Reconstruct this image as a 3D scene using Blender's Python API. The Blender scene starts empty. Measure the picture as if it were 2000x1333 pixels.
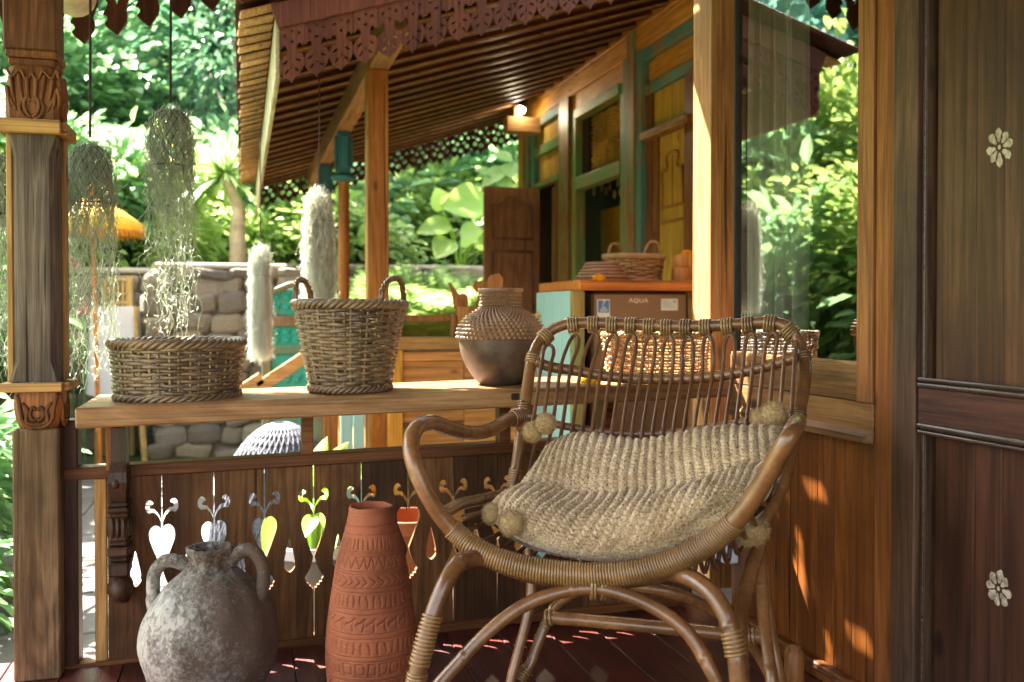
import bpy, bmesh, math, random
import numpy as np
from mathutils import Vector, Matrix
random.seed(7); rng = np.random.default_rng(7)
S = bpy.context.scene; COL = S.collection
R = math.radians

# ------------------------------------------------------------------ camera, sky, sun, exposure
FPX = 1830.0; EYE = 0.9; YAW = R(16.1); PIT = R(0.9)
cam_d = bpy.data.cameras.new('camera'); cam = bpy.data.objects.new('camera', cam_d); COL.objects.link(cam)
cam.location = (0, 0, EYE); cam.rotation_euler = (R(90)-PIT, 0, -YAW)
cam_d.sensor_width = 36; cam_d.lens = FPX/2000*36; cam_d.shift_y = -0.0144
cam_d.clip_start = 0.05; cam_d.clip_end = 400
cam_d.dof.use_dof = True; cam_d.dof.focus_distance = 2.25; cam_d.dof.aperture_fstop = 3.6
S.camera = cam
SUN_EL = R(49.5); SUN_AZ = R(-38)            # azimuth from +Y towards +X
w = bpy.data.worlds.new('World'); S.world = w; w.use_nodes = True
nt = w.node_tree; bg = nt.nodes['Background']
sky = nt.nodes.new('ShaderNodeTexSky'); sky.sky_type = 'NISHITA'; sky.sun_disc = False
sky.sun_elevation = SUN_EL; sky.sun_rotation = SUN_AZ; sky.air_density = 1.0; sky.dust_density = 3.0; sky.ozone_density = 1.0
hs_ = nt.nodes.new('ShaderNodeHueSaturation'); hs_.inputs['Saturation'].default_value = .30      # hazy white tropical sky
nt.links.new(sky.outputs[0], hs_.inputs['Color']); nt.links.new(hs_.outputs[0], bg.inputs[0]); bg.inputs[1].default_value = 0.084
sd = bpy.data.lights.new('sun', 'SUN'); sun = bpy.data.objects.new('sun', sd); COL.objects.link(sun)
sd.energy = 5.0; sd.angle = R(0.5); sd.color = (1.0, 0.93, 0.82)
_sv = Vector((math.sin(SUN_AZ)*math.cos(SUN_EL), math.cos(SUN_AZ)*math.cos(SUN_EL), math.sin(SUN_EL)))
sun.rotation_euler = _sv.to_track_quat('Z', 'Y').to_euler()
S.view_settings.view_transform = 'Standard'; S.view_settings.look = 'None'
S.view_settings.exposure = 3.68; S.view_settings.gamma = 1.0
S.render.engine = 'CYCLES'
cy = S.cycles
cy.use_denoising = True
try: cy.denoiser = 'OPENIMAGEDENOISE'
except Exception: pass
cy.max_bounces = 10; cy.diffuse_bounces = 6; cy.glossy_bounces = 4; cy.transmission_bounces = 6; cy.transparent_max_bounces = 12
cy.sample_clamp_indirect = 6; cy.caustics_reflective = False; cy.caustics_refractive = False

# ------------------------------------------------------------------ view geometry: a pixel of the photograph onto a real plane
CYP = 609+FPX*math.tan(PIT)
_fw = np.array([math.sin(YAW)*math.cos(PIT), math.cos(YAW)*math.cos(PIT), -math.sin(PIT)])
_rt = np.array([math.cos(YAW), -math.sin(YAW), 0.0]); _up = np.cross(_rt, _fw); _O = np.array([0, 0, EYE])
def U(px, py, X=None, Y=None, Z=None, d=None):
    r = _fw+_rt*(px-1000)/FPX-_up*(py-CYP)/FPX
    t = X/r[0] if X is not None else Y/r[1] if Y is not None else (Z-EYE)/r[2] if Z is not None else d
    return _O+r*t

# ------------------------------------------------------------------ mesh helpers
class MB:
    def __init__(s): s.v = []; s.f = []; s.n = 0; s.uv = None
    def add(s, v, f):
        v = np.asarray(v, float).reshape(-1, 3); o = s.n
        s.v.append(v); s.n += len(v); s.f.extend([tuple(i+o for i in q) for q in f]); return s
    def verts(s): return np.concatenate(s.v) if s.v else np.zeros((0, 3))
def _chamfer():
    F = []; idx = {}; k = 0
    for a in range(3):
        for sx in (0, 1):
            for sy in (0, 1):
                for sz in (0, 1): idx[(a, sx, sy, sz)] = k; k += 1
    def I(a, c): return idx[(a,)+tuple(c)]
    for a in range(3):
        b, c = (a+1) % 3, (a+2) % 3
        for s_ in (0, 1):
            q = []
            for (u, v) in ((0, 0), (1, 0), (1, 1), (0, 1)):
                t = [0, 0, 0]; t[a] = s_; t[b] = u; t[c] = v; q.append(I(a, t))
            F.append(tuple(q if s_ else q[::-1]))
    for a in range(3):          # edges along axis a
        b, c = (a+1) % 3, (a+2) % 3
        for u in (0, 1):
            for v in (0, 1):
                t0 = [0, 0, 0]; t0[b] = u; t0[c] = v; t1 = list(t0); t1[a] = 1
                q = (I(b, t0), I(b, t1), I(c, t1), I(c, t0))
                F.append(q if (u == v) else q[::-1])
    for x in (0, 1):
        for y in (0, 1):
            for z in (0, 1):
                q = (I(0, (x, y, z)), I(1, (x, y, z)), I(2, (x, y, z)))
                F.append(q if (x+y+z) % 2 else q[::-1])
    return F, idx
_CF, _CI = _chamfer()
def obox(mb, c, ax, half, bev=0.003):
    """box with chamfered edges; ax = three axis vectors, half = half sizes"""
    half = np.asarray(half, float); b = min(bev, *(half*0.9)); P = np.zeros((24, 3))
    for (a, x, y, z), k in _CI.items():
        p = np.array([(2*x-1), (2*y-1), (2*z-1)])*half
        for j in range(3):
            if j != a: p[j] -= np.sign(p[j])*b
        P[k] = p
    A = np.array(ax, float)
    return mb.add(np.asarray(c, float)+P@A, _CF)
def box(mb, x0, x1, y0, y1, z0, z1, bev=0.003):
    return obox(mb, ((x0+x1)/2, (y0+y1)/2, (z0+z1)/2), np.eye(3), (abs(x1-x0)/2, abs(y1-y0)/2, abs(z1-z0)/2), bev)
def nrm(v): v = np.asarray(v, float); return v/max(1e-9, np.linalg.norm(v))
def beam(mb, p0, p1, w, h, up=(0, 0, 1), bev=0.003):
    """bar from p0 to p1 (centre line), w across, h along up"""
    p0 = np.asarray(p0, float); p1 = np.asarray(p1, float); a = nrm(p1-p0); u = np.asarray(up, float)
    u = nrm(u-a*(u@a)); s = np.cross(u, a)
    return obox(mb, (p0+p1)/2, (a, s, u), (np.linalg.norm(p1-p0)/2, w/2, h/2), bev)
def spline(pts, n=8, closed=False):
    P = np.asarray(pts, float); m = len(P); out = []
    rngk = range(m) if closed else range(m-1)
    for k in rngk:
        if closed: a, b, c, d = P[(k-1) % m], P[k], P[(k+1) % m], P[(k+2) % m]
        else:
            b, c = P[k], P[k+1]; a = P[k-1] if k else 2*b-c; d = P[k+2] if k+2 < m else 2*c-b
        for t in np.arange(n)/n:
            out.append(0.5*(2*b+(c-a)*t+(2*a-5*b+4*c-d)*t*t+(3*b-a-3*c+d)*t**3))
    if not closed: out.append(P[-1])
    return np.array(out)
def frames(P, closed=False):
    T = np.gradient(P, axis=0) if not closed else (np.roll(P, -1, 0)-np.roll(P, 1, 0))
    T /= np.maximum(1e-9, np.linalg.norm(T, axis=1))[:, None]
    n = np.array([0, 0, 1.0]) if abs(T[0][2]) < .9 else np.array([1.0, 0, 0]); N = np.zeros_like(P)
    for i, t in enumerate(T):
        n = n-t*(n@t); n = nrm(n); N[i] = n
    return T, N, np.cross(T, N)
def tube(mb, P, r, k=8, closed=False, cap=True, rz=1.0):
    P = np.asarray(P, float); m = len(P); r = np.broadcast_to(np.asarray(r, float), (m,))
    T, N, B = frames(P, closed); a = np.arange(k)*2*math.pi/k
    ring = P[:, None]+r[:, None, None]*(np.cos(a)[None, :, None]*N[:, None]+rz*np.sin(a)[None, :, None]*B[:, None])
    F = []; mm = m if closed else m-1
    for i in range(mm):
        j = (i+1) % m
        for q in range(k): F.append((i*k+q, i*k+(q+1) % k, j*k+(q+1) % k, j*k+q))
    if cap and not closed: F.append(tuple(range(k))[::-1]); F.append(tuple((m-1)*k+q for q in range(k)))
    return mb.add(ring.reshape(-1, 3), F)
def lathe(mb, prof, c=(0, 0, 0), n=40, cap=True, sx=1.0, sy=1.0):
    pr = np.asarray(prof, float); m = len(pr); a = np.arange(n)*2*math.pi/n
    V = np.stack([np.outer(pr[:, 0], np.cos(a))*sx+c[0], np.outer(pr[:, 0], np.sin(a))*sy+c[1], np.repeat(pr[:, 1:2], n, 1)+c[2]], 2)
    F = []
    for i in range(m-1):
        for q in range(n): F.append((i*n+q, i*n+(q+1) % n, (i+1)*n+(q+1) % n, (i+1)*n+q))
    if cap: F.append(tuple(range(n))[::-1]); F.append(tuple((m-1)*n+q for q in range(n)))
    return mb.add(V.reshape(-1, 3), F)
def sphere(mb, c, r, n=16, m=10):
    pr = [(max(1e-4, math.sin(math.pi*i/m)), -math.cos(math.pi*i/m)) for i in range(m+1)]
    t = MB(); lathe(t, pr, n=n); v = t.verts()*np.asarray(r, float)+np.asarray(c, float)
    return mb.add(v, t.f)
_platecache = {}
def plate(polys, th, bev=0.0):
    """outline with holes, filled and given thickness: returns (verts xyz, faces), z is the thickness axis"""
    cu = bpy.data.curves.new('outline', 'CURVE'); cu.dimensions = '2D'; cu.fill_mode = 'BOTH'; cu.extrude = th/2
    cu.bevel_depth = bev; cu.bevel_resolution = 0
    for p in polys:
        sp = cu.splines.new('POLY'); sp.points.add(len(p)-1); sp.use_cyclic_u = True
        for q, (x, y) in zip(sp.points, p): q.co = (x, y, 0, 1)
    o = bpy.data.objects.new('outline', cu); me = o.to_mesh()
    v = np.array([x.co[:] for x in me.vertices]); f = [tuple(q.vertices) for q in me.polygons]
    o.to_mesh_clear(); bpy.data.objects.remove(o); bpy.data.curves.remove(cu)
    return v, f
def mesh_of(name, mb, smooth=False, shift=(0, 0, 0)):
    me = bpy.data.meshes.new(name); v = mb.verts()-np.asarray(shift, float)
    me.from_pydata(v.tolist(), [], mb.f)
    if smooth is True: me.polygons.foreach_set('use_smooth', [True]*len(me.polygons))
    elif smooth:
        me.polygons.foreach_set('use_smooth', [True]*len(me.polygons))
        try: me.set_sharp_from_angle(angle=R(smooth))
        except Exception: pass
    return me
def root_loc(o):
    while o.parent: o = o.parent
    return np.array(o.location)
def part(name, mb, mat, parent, smooth=False, kind=None):
    me = mesh_of(name, mb, smooth, root_loc(parent)); me.materials.append(mat)
    o = bpy.data.objects.new(name, me); COL.objects.link(o); o.parent = parent
    if kind: o['kind'] = kind
    return o
def tag(o, label, cat, group=None, kind=None):
    if label: o['label'] = label
    if cat: o['category'] = cat
    if group: o['group'] = group
    if kind: o['kind'] = kind
    return o
def thing(name, loc, label, cat, group=None):
    o = bpy.data.objects.new(name, None); COL.objects.link(o); o.location = tuple(loc); o.empty_display_size = .1
    return tag(o, label, cat, group)
def solo(name, mb, mat, label, cat, group=None, smooth=False, kind=None):
    v = mb.verts(); lo, hi = v.min(0), v.max(0); c = np.array([(lo[0]+hi[0])/2, (lo[1]+hi[1])/2, lo[2]])
    me = mesh_of(name, mb, smooth, c); me.materials.append(mat)
    o = bpy.data.objects.new(name, me); COL.objects.link(o); o.location = tuple(c)
    return tag(o, label, cat, group, kind)
def structure(name, mb, mat, smooth=False):
    me = mesh_of(name, mb, smooth); me.materials.append(mat)
    o = bpy.data.objects.new(name, me); COL.objects.link(o); o['kind'] = 'structure'; return o
def dup(o, parent=None):
    c = o.copy(); COL.objects.link(c)
    if parent: c.parent = parent
    for ch in o.children: dup(ch, c)
    return c
# ------------------------------------------------------------------ materials
def newmat(name):
    m = bpy.data.materials.new(name); m.use_nodes = True; t = m.node_tree; b = t.nodes['Principled BSDF']; return m, t, b
class NG:
    def __init__(s, t): s.t = t
    def n(s, typ, **k):
        x = s.t.nodes.new('ShaderNode'+typ)
        for a, v in k.items(): setattr(x, a, v)
        return x
    def l(s, a, b): s.t.links.new(a, b)
    def val(s, sock, v):
        if hasattr(v, 'is_output') or hasattr(v, 'links'): s.l(v, sock)
        else: sock.default_value = v
    def math(s, op, a, b=None, c=None, clamp=False):
        x = s.n('Math', operation=op, use_clamp=clamp); s.val(x.inputs[0], a)
        if b is not None: s.val(x.inputs[1], b)
        if c is not None: s.val(x.inputs[2], c)
        return x.outputs[0]
    def mix(s, f, a, b, blend='MIX'):
        x = s.n('MixRGB', blend_type=blend); s.val(x.inputs[0], f)
        for i, v in ((1, a), (2, b)):
            if isinstance(v, (tuple, list)): x.inputs[i].default_value = (*v[:3], 1)
            else: s.l(v, x.inputs[i])
        return x.outputs[0]
    def noise(s, vec, scale, detail=4, rough=.55, dist=0.0):
        x = s.n('TexNoise'); s.l(vec, x.inputs['Vector']); x.inputs['Scale'].default_value = scale
        x.inputs['Detail'].default_value = detail; x.inputs['Roughness'].default_value = rough; x.inputs['Distortion'].default_value = dist
        return x.outputs['Fac']
    def ramp(s, f, stops):
        x = s.n('ValToRGB'); e = x.color_ramp.elements
        while len(e) < len(stops): e.new(0.5)
        for q, (p, c) in zip(e, stops): q.position = p; q.color = (*c[:3], 1) if isinstance(c, (tuple, list)) else (c, c, c, 1)
        s.l(f, x.inputs[0]); return x.outputs[0]
    def coords(s, scale=(1, 1, 1), rnd=True, kind='Object'):
        tc = s.n('TexCoord'); v = tc.outputs[kind]
        if rnd:
            oi = s.n('ObjectInfo'); ml = s.n('VectorMath', operation='MULTIPLY_ADD')
            cx = s.n('CombineXYZ')
            for i, k in enumerate((31.7, 17.3, 23.9)): s.l(s.math('MULTIPLY', oi.outputs['Random'], k), cx.inputs[i])
            ad = s.n('VectorMath', operation='ADD'); s.l(v, ad.inputs[0]); s.l(cx.outputs[0], ad.inputs[1]); v = ad.outputs[0]
        mp = s.n('Mapping'); mp.inputs['Scale'].default_value = scale; s.l(v, mp.inputs[0]); return mp.outputs[0]
    def bump(s, h, strength=.3, dist=.004, normal=None):
        x = s.n('Bump'); x.inputs['Strength'].default_value = strength; x.inputs['Distance'].default_value = dist
        s.l(h, x.inputs['Height'])
        if normal is not None: s.l(normal, x.inputs['Normal'])
        return x.outputs[0]
def sat(c, k=1.15):
    l = .3*c[0]+.55*c[1]+.15*c[2]; return tuple(min(.9, max(.002, l+(x-l)*k)) for x in c)
def wood(name, a, b, dark, axis=2, rough=.5, grain=1.0, stain=.5, spec=.4, extra=None, knots=True, coat=0.0, bump=.35):
    """a = light, b = mid, dark = streak colour; axis = grain direction"""
    a, b, dark = sat(a), sat(b), sat(dark); spec *= .6
    m, t, P = newmat(name); g = NG(t)
    sc = [7.0*grain]*3; sc[axis] = .55*grain; v = g.coords(tuple(sc))
    sf = [150.0*grain]*3; sf[axis] = 3.2*grain; vf = g.coords(tuple(sf))
    n1 = g.noise(v, 1.6, 6, .6, 1.6); n2 = g.noise(vf, 1.0, 3, .6)
    rings = g.math('FRACT', g.math('MULTIPLY', n1, 5.0)); rings = g.math('ABSOLUTE', g.math('SUBTRACT', rings, .5)); rings = g.math('MULTIPLY', rings, 2.0)
    base = g.mix(g.math('POWER', rings, 1.3), b, a)
    big = g.noise(g.coords((1.4, 1.4, 1.4)), 1.7, 4, .6)
    st = g.ramp(big, [(.38, 0.0), (.66, 1.0)])
    base = g.mix(g.math('MULTIPLY', st, stain), base, dark)
    fib = g.ramp(n2, [(.30, (.34,)*3), (.55, (1, 1, 1))])
    base = g.mix(.75, base, fib, 'MULTIPLY')
    oi = g.n('ObjectInfo'); rv = g.math('MULTIPLY_ADD', oi.outputs['Random'], .5, .75)
    cx = g.n('CombineXYZ'); [g.l(rv, cx.inputs[i]) for i in range(3)]
    base = g.mix(1.0, base, cx.outputs[0], 'MULTIPLY')
    sq = [46.0*grain]*3; sq[axis] = .9*grain; ck = g.ramp(g.noise(g.coords(tuple(sq)), 1.0, 2, .5), [(.285, .85), (.325, 0.0)])     # drying cracks
    base = g.mix(ck, base, tuple(x*.25 for x in dark))
    hgt = g.math('SUBTRACT', g.math('ADD', g.math('MULTIPLY', n2, .7), g.math('MULTIPLY', rings, .3)), ck)
    if knots:
        sk = [6.0]*3; sk[axis] = 2.6; vo = g.n('TexVoronoi'); g.l(g.coords(tuple(sk)), vo.inputs['Vector']); vo.inputs['Scale'].default_value = 1.0
        kn = g.ramp(vo.outputs['Distance'], [(.05, 1.0), (.105, 0.0)])
        base = g.mix(g.math('MULTIPLY', kn, .85), base, tuple(x*.35 for x in dark))
    if extra: base = extra(g, base)
    g.l(base, P.inputs['Base Color'])
    rr = g.math('MULTIPLY_ADD', big, .35, rough-.17); g.l(rr, P.inputs['Roughness'])
    P.inputs['Specular IOR Level'].default_value = spec; P.inputs['Coat Weight'].default_value = coat; P.inputs['Coat Roughness'].default_value = .25
    g.l(g.bump(hgt, bump, .003), P.inputs['Normal'])
    return m
def paintwear(col, amount=.5, scale=6.0, lo=.42, hi=.56):
    def f(g, base):
        n = g.noise(g.coords((scale, scale, scale*.45)), 1.0, 8, .68)
        k = g.ramp(n, [(lo, 0.0), (hi, 1.0)])
        return g.mix(g.math('MULTIPLY', k, amount), base, col)
    return f
def leafmat(name, c1, c2, trans=.45, rough=.42, c3=None):
    m, t, P = newmat(name); g = NG(t)
    ge = g.n('NewGeometry'); oi = g.n('ObjectInfo')
    tc = g.coords((1, 1, 1), rnd=True); n = g.noise(tc, 1.6, 3)
    f = g.math('ADD', g.math('MULTIPLY', ge.outputs['Random Per Island'], .75), g.math('MULTIPLY_ADD', n, .8, -.28), clamp=True)
    stops = [(0, c1), (.8, c2)] + ([(1.0, c3)] if c3 else [])
    col = g.ramp(f, stops); g.l(col, P.inputs['Base Color']); P.inputs['Roughness'].default_value = rough
    P.inputs['Specular IOR Level'].default_value = .45
    tr = g.n('BsdfTranslucent'); hs = g.n('HueSaturation'); hs.inputs['Hue'].default_value = .485; hs.inputs['Saturation'].default_value = .95; hs.inputs['Value'].default_value = 1.9
    g.l(col, hs.inputs['Color']); g.l(hs.outputs[0], tr.inputs[0])
    mx = g.n('MixShader'); mx.inputs[0].default_value = trans; g.l(P.outputs[0], mx.inputs[1]); g.l(tr.outputs[0], mx.inputs[2])
    out = t.nodes['Material Output']; g.l(mx.outputs[0], out.inputs[0]); return m
def plain(name, col, rough=.6, var=.25, scale=12, bump=.0, bscale=60, metal=0.0, spec=.4, c2=None, emit=None):
    m, t, P = newmat(name); g = NG(t); v = g.coords((1, 1, 1))
    n = g.noise(v, scale, 5, .6)
    base = g.mix(g.ramp(n, [(.35, 0.0), (.65, 1.0)]), tuple(x*(1-var) for x in col), c2 or tuple(min(1, x*(1+var)) for x in col))
    g.l(base, P.inputs['Base Color']); P.inputs['Roughness'].default_value = rough; P.inputs['Metallic'].default_value = metal
    P.inputs['Specular IOR Level'].default_value = spec
    if bump: g.l(g.bump(g.noise(v, bscale, 6, .65), bump, .004), P.inputs['Normal'])
    if emit: P.inputs['Emission Color'].default_value = (*emit[0], 1); P.inputs['Emission Strength'].default_value = emit[1]
    return m
M = {}
# main timbers
M['floor'] = wood('varnished red floor', (.125, .030, .020), (.078, .018, .014), (.034, .011, .010), 1, .46, 1.2, .6, .6, coat=.12, bump=.3)
M['post_grey'] = wood('weathered grey wood', (.195, .155, .122), (.110, .086, .066), (.042, .032, .026), 2, .75, 1.2, .75, .25, bump=.7)
M['post_low'] = wood('weathered post wood with green paint', (.20, .135, .080), (.105, .068, .038), (.035, .022, .014), 2, .7, .9, .85, .25,
                     paintwear((.02, .15, .09), .8, 3.0, .60, .635), bump=.7)
M['post_warm'] = wood('brown carved wood', (.26, .11, .045), (.15, .06, .025), (.05, .02, .010), 2, .55, 1.1, .5, .35, bump=.45)
M['light_x'] = wood('pale new teak', (.46, .29, .13), (.34, .19, .08), (.18, .09, .035), 0, .6, 1.0, .4, .3)
M['light_y'] = wood('pale new teak along', (.46, .29, .13), (.34, .19, .08), (.18, .09, .035), 1, .6, 1.0, .4, .3)
M['light_z'] = wood('pale new teak upright', (.44, .28, .12), (.32, .18, .075), (.18, .09, .035), 2, .6, 1.0, .4, .3)
M['shelf'] = wood('teak slab', (.36, .21, .105), (.24, .125, .058), (.11, .052, .025), 0, .42, .75, .45, .45, bump=.2)
M['rail'] = wood('brown teak rail', (.21, .09, .038), (.135, .055, .023), (.06, .024, .012), 0, .5, 1.0, .5, .35)
M['board'] = wood('old brown board', (.185, .090, .040), (.105, .050, .022), (.035, .018, .010), 2, .6, .8, .8, .3)
M['darkwood'] = wood('dark brown wood', (.075, .030, .016), (.045, .018, .011), (.018, .009, .007), 2, .5, 1.0, .5, .4)
M['carved'] = wood('dark carved bracket wood', (.075, .038, .023), (.040, .021, .014), (.016, .010, .008), 2, .5, 1.2, .5, .45)
M['wall_plank'] = wood('polished wall planks', (.225, .082, .026), (.140, .048, .016), (.062, .022, .010), 2, .40, .8, .5, .45, bump=.2)
M['wall_frame'] = wood('window frame teak', (.30, .14, .06), (.19, .082, .034), (.09, .038, .018), 2, .5, .9, .45, .4)
M['wall_frame_y'] = wood('window rail teak', (.34, .19, .085), (.23, .115, .05), (.10, .045, .022), 1, .5, .8, .55, .4)
M['wall_red'] = wood('red teak strip', (.27, .108, .042), (.18, .068, .027), (.09, .034, .015), 2, .45, 1.0, .4, .4)
M['doorpost'] = wood('worn greyed door post', (.150, .083, .050), (.085, .046, .028), (.042, .028, .023), 2, .5, 1.0, .75, .45)
M['door'] = wood('old dark door wood', (.118, .056, .033), (.066, .031, .019), (.030, .015, .011), 2, .42, .6, .6, .45, bump=.25)
M['door_low'] = wood('old dark red door wood', (.098, .041, .025), (.055, .024, .016), (.026, .012, .010), 2, .42, .6, .6, .45, bump=.25)
M['door_y'] = wood('old dark door rail', (.105, .045, .030), (.062, .027, .020), (.032, .020, .022), 1, .38, .8, .6, .5, bump=.25)
M['moulding'] = wood('polished door moulding', (.10, .060, .045), (.06, .035, .028), (.03, .02, .02), 1, .25, 1.0, .4, .7, knots=False)
M['column'] = wood('varnished corner post', (.40, .235, .115), (.29, .155, .070), (.19, .09, .045), 2, .40, .9, .4, .5, bump=.15)
M['roofwood'] = wood('dark roof rafter wood', (.090, .028, .011), (.054, .016, .007), (.02, .007, .004), 0, .55, 1.0, .5, .3)
M['roofboard'] = wood('dark roof board', (.075, .025, .012), (.045, .015, .008), (.02, .008, .005), 1, .6, 1.0, .5, .3)
M['lath'] = wood('pale roof lath', (.42, .26, .13), (.32, .18, .085), (.18, .09, .04), 0, .6, 1.0, .4, .3)
M['valance'] = wood('red brown fretwork', (.135, .052, .032), (.088, .034, .022), (.052, .022, .018), 2, .5, 1.2, .6, .4)
M['valance_dark'] = wood('dark fretwork', (.10, .028, .016), (.06, .017, .011), (.025, .009, .007), 2, .55, 1.2, .6, .35)
M['tile'] = wood('split shingle', (.66, .46, .27), (.52, .33, .17), (.30, .155, .075), 1, .7, 1.2, .55, .25)
M['fascia'] = wood('bleached fascia', (.55, .52, .36), (.40, .38, .22), (.22, .16, .09), 1, .7, 1.0, .5, .25)
M['bwall'] = wood('golden teak wall', (.64, .35, .105), (.50, .25, .065), (.32, .135, .035), 1, .55, .8, .4, .35)
M['bwall_z'] = wood('golden teak upright', (.64, .35, .105), (.50, .25, .065), (.32, .135, .035), 2, .55, .8, .4, .35)
M['balboard'] = wood('orange teak boards', (.56, .29, .12), (.44, .21, .08), (.26, .11, .045), 0, .5, .7, .4, .3)
M['bpanel'] = wood('golden panel', (.60, .42, .13), (.48, .30, .08), (.30, .17, .05), 2, .6, .7, .35, .3)
_tl = paintwear((.075, .27, .25), .9, 4.0, .36, .55); _gr = paintwear((.12, .27, .10), .9, 4.0, .34, .55)
M['teal_y'] = wood('worn teal paint', (.42, .26, .10), (.30, .16, .06), (.14, .08, .04), 1, .6, 1.0, .4, .3, _tl)
M['teal_z'] = wood('worn teal paint upright', (.42, .26, .10), (.30, .16, .06), (.14, .08, .04), 2, .6, 1.0, .4, .3, _tl)
M['green_y'] = wood('worn green paint', (.40, .27, .10), (.28, .17, .06), (.14, .09, .04), 1, .55, 1.0, .4, .35, _gr)
M['green_z'] = wood('worn green paint upright', (.40, .27, .10), (.28, .17, .06), (.14, .09, .04), 2, .55, 1.0, .4, .35, _gr)
M['tealpale'] = wood('pale teal boards', (.40, .34, .20), (.3, .22, .12), (.15, .1, .06), 2, .6, 1.0, .3, .3, paintwear((.30, .50, .46), .95, 3.0, .25, .42))
M['tealgate'] = wood('turquoise carved wood', (.24, .18, .10), (.16, .11, .06), (.07, .05, .03), 2, .55, 1.0, .4, .35, paintwear((.02, .34, .26), .95, 3.0, .34, .5))
M['gateframe'] = wood('brown green gate frame', (.30, .19, .11), (.2, .12, .07), (.1, .06, .035), 2, .6, 1.0, .4, .3, paintwear((.10, .24, .15), .7, 4.0, .42, .56))
M['bluepost'] = wood('blue painted post', (.2, .15, .1), (.12, .09, .06), (.05, .04, .03), 2, .5, 1.0, .3, .4, paintwear((.03, .16, .22), .95, 4.0, .2, .36))
M['stripe'] = wood('striped post wood', (.34, .19, .08), (.24, .12, .05), (.12, .055, .025), 2, .55, 1.0, .4, .3, paintwear((.14, .26, .13), .55, 5.0, .44, .56))
M['postwood'] = wood('teak veranda post', (.36, .165, .055), (.25, .10, .032), (.12, .045, .016), 2, .55, 1.0, .45, .35)
M['leafdoor'] = wood('brown door leaf', (.33, .185, .105), (.22, .118, .07), (.12, .06, .038), 2, .55, .9, .5, .35)
M['counter'] = wood('red brown counter top', (.50, .19, .065), (.38, .125, .04), (.22, .065, .022), 0, .4, .8, .4, .45)
M['bamboo'] = wood('pale bamboo', (.58, .42, .2), (.45, .3, .13), (.26, .16, .07), 2, .5, 1.0, .4, .4)
M['spoonwood'] = wood('spoon wood', (.45, .21, .075), (.33, .14, .05), (.2, .08, .03), 2, .5, 1.0, .4, .4, knots=False)
# rattan
def rattan(name, a, b, dark, rough=.36):
    m, t, P = newmat(name); g = NG(t); v = g.coords((1, 1, 1))
    n = g.noise(v, 22, 5, .6); n2 = g.noise(v, 140, 3, .6); n3 = g.noise(v, 5, 3)
    c = g.mix(g.ramp(n, [(.35, 0.0), (.65, 1.0)]), b, a); c = g.mix(g.ramp(n3, [(.42, 0.0), (.7, .75)]), c, dark)
    c = g.mix(.5, c, g.ramp(n2, [(.3, (.55,)*3), (.6, (1, 1, 1))]), 'MULTIPLY')
    ge = g.n('NewGeometry'); rv = g.math('MULTIPLY_ADD', ge.outputs['Random Per Island'], .5, .75)
    cx = g.n('CombineXYZ'); [g.l(rv, cx.inputs[i]) for i in range(3)]
    c = g.mix(1.0, c, cx.outputs[0], 'MULTIPLY'); g.l(c, P.inputs['Base Color'])
    P.inputs['Roughness'].default_value = rough; P.inputs['Specular IOR Level'].default_value = .7
    g.l(g.bump(n2, .2, .002), P.inputs['Normal']); return m
M['rattan'] = rattan('brown rattan pole', (.265, .122, .040), (.165, .070, .023), (.062, .026, .011), .27)
M['cane'] = rattan('brown cane spindle', (.200, .092, .038), (.130, .058, .025), (.065, .028, .014), .34)
M['wrap'] = rattan('rattan wrapping', (.34, .195, .068), (.235, .125, .042), (.11, .055, .02), .28)
M['willow'] = rattan('grey brown willow', (.270, .172, .082), (.165, .100, .046), (.060, .034, .018), .45)
M['stake'] = rattan('pale willow stake', (.34, .235, .100), (.24, .155, .062), (.12, .07, .03), .5)
M['vaseweave'] = rattan('vase rattan weave', (.33, .175, .072), (.21, .105, .045), (.09, .045, .024), .45)
M['wicker'] = rattan('yellow wicker', (.48, .29, .11), (.35, .19, .07), (.2, .09, .035), .5)
M['wickerdark'] = rattan('dark rattan tray', (.32, .15, .07), (.22, .1, .045), (.1, .045, .022), .5)
M['vaseclay'] = plain('dark clay', (.075, .052, .038), .42, .35, 9, .15, 40, c2=(.165, .108, .075))
M['terra'] = plain('terracotta', (.25, .072, .028), .78, .22, 9, .25, 220, c2=(.33, .10, .040))
def jarmat():
    m, t, P = newmat('crusted stone jar'); g = NG(t); v = g.coords((1, 1, 1), rnd=False)
    n = g.noise(v, 95, 12, .8, .4); nb = g.noise(v, 8, 8, .65)
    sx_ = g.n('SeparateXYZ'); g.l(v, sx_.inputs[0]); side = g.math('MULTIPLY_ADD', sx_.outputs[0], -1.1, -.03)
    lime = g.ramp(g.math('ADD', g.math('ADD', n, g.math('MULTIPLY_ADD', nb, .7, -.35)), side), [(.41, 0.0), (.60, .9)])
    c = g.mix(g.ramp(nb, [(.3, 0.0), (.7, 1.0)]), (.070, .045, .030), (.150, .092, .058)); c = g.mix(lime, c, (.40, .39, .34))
    g.l(c, P.inputs['Base Color']); P.inputs['Roughness'].default_value = .85
    g.l(g.bump(g.math('ADD', lime, n), .8, .006), P.inputs['Normal']); return m
M['jar'] = jarmat()
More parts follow.
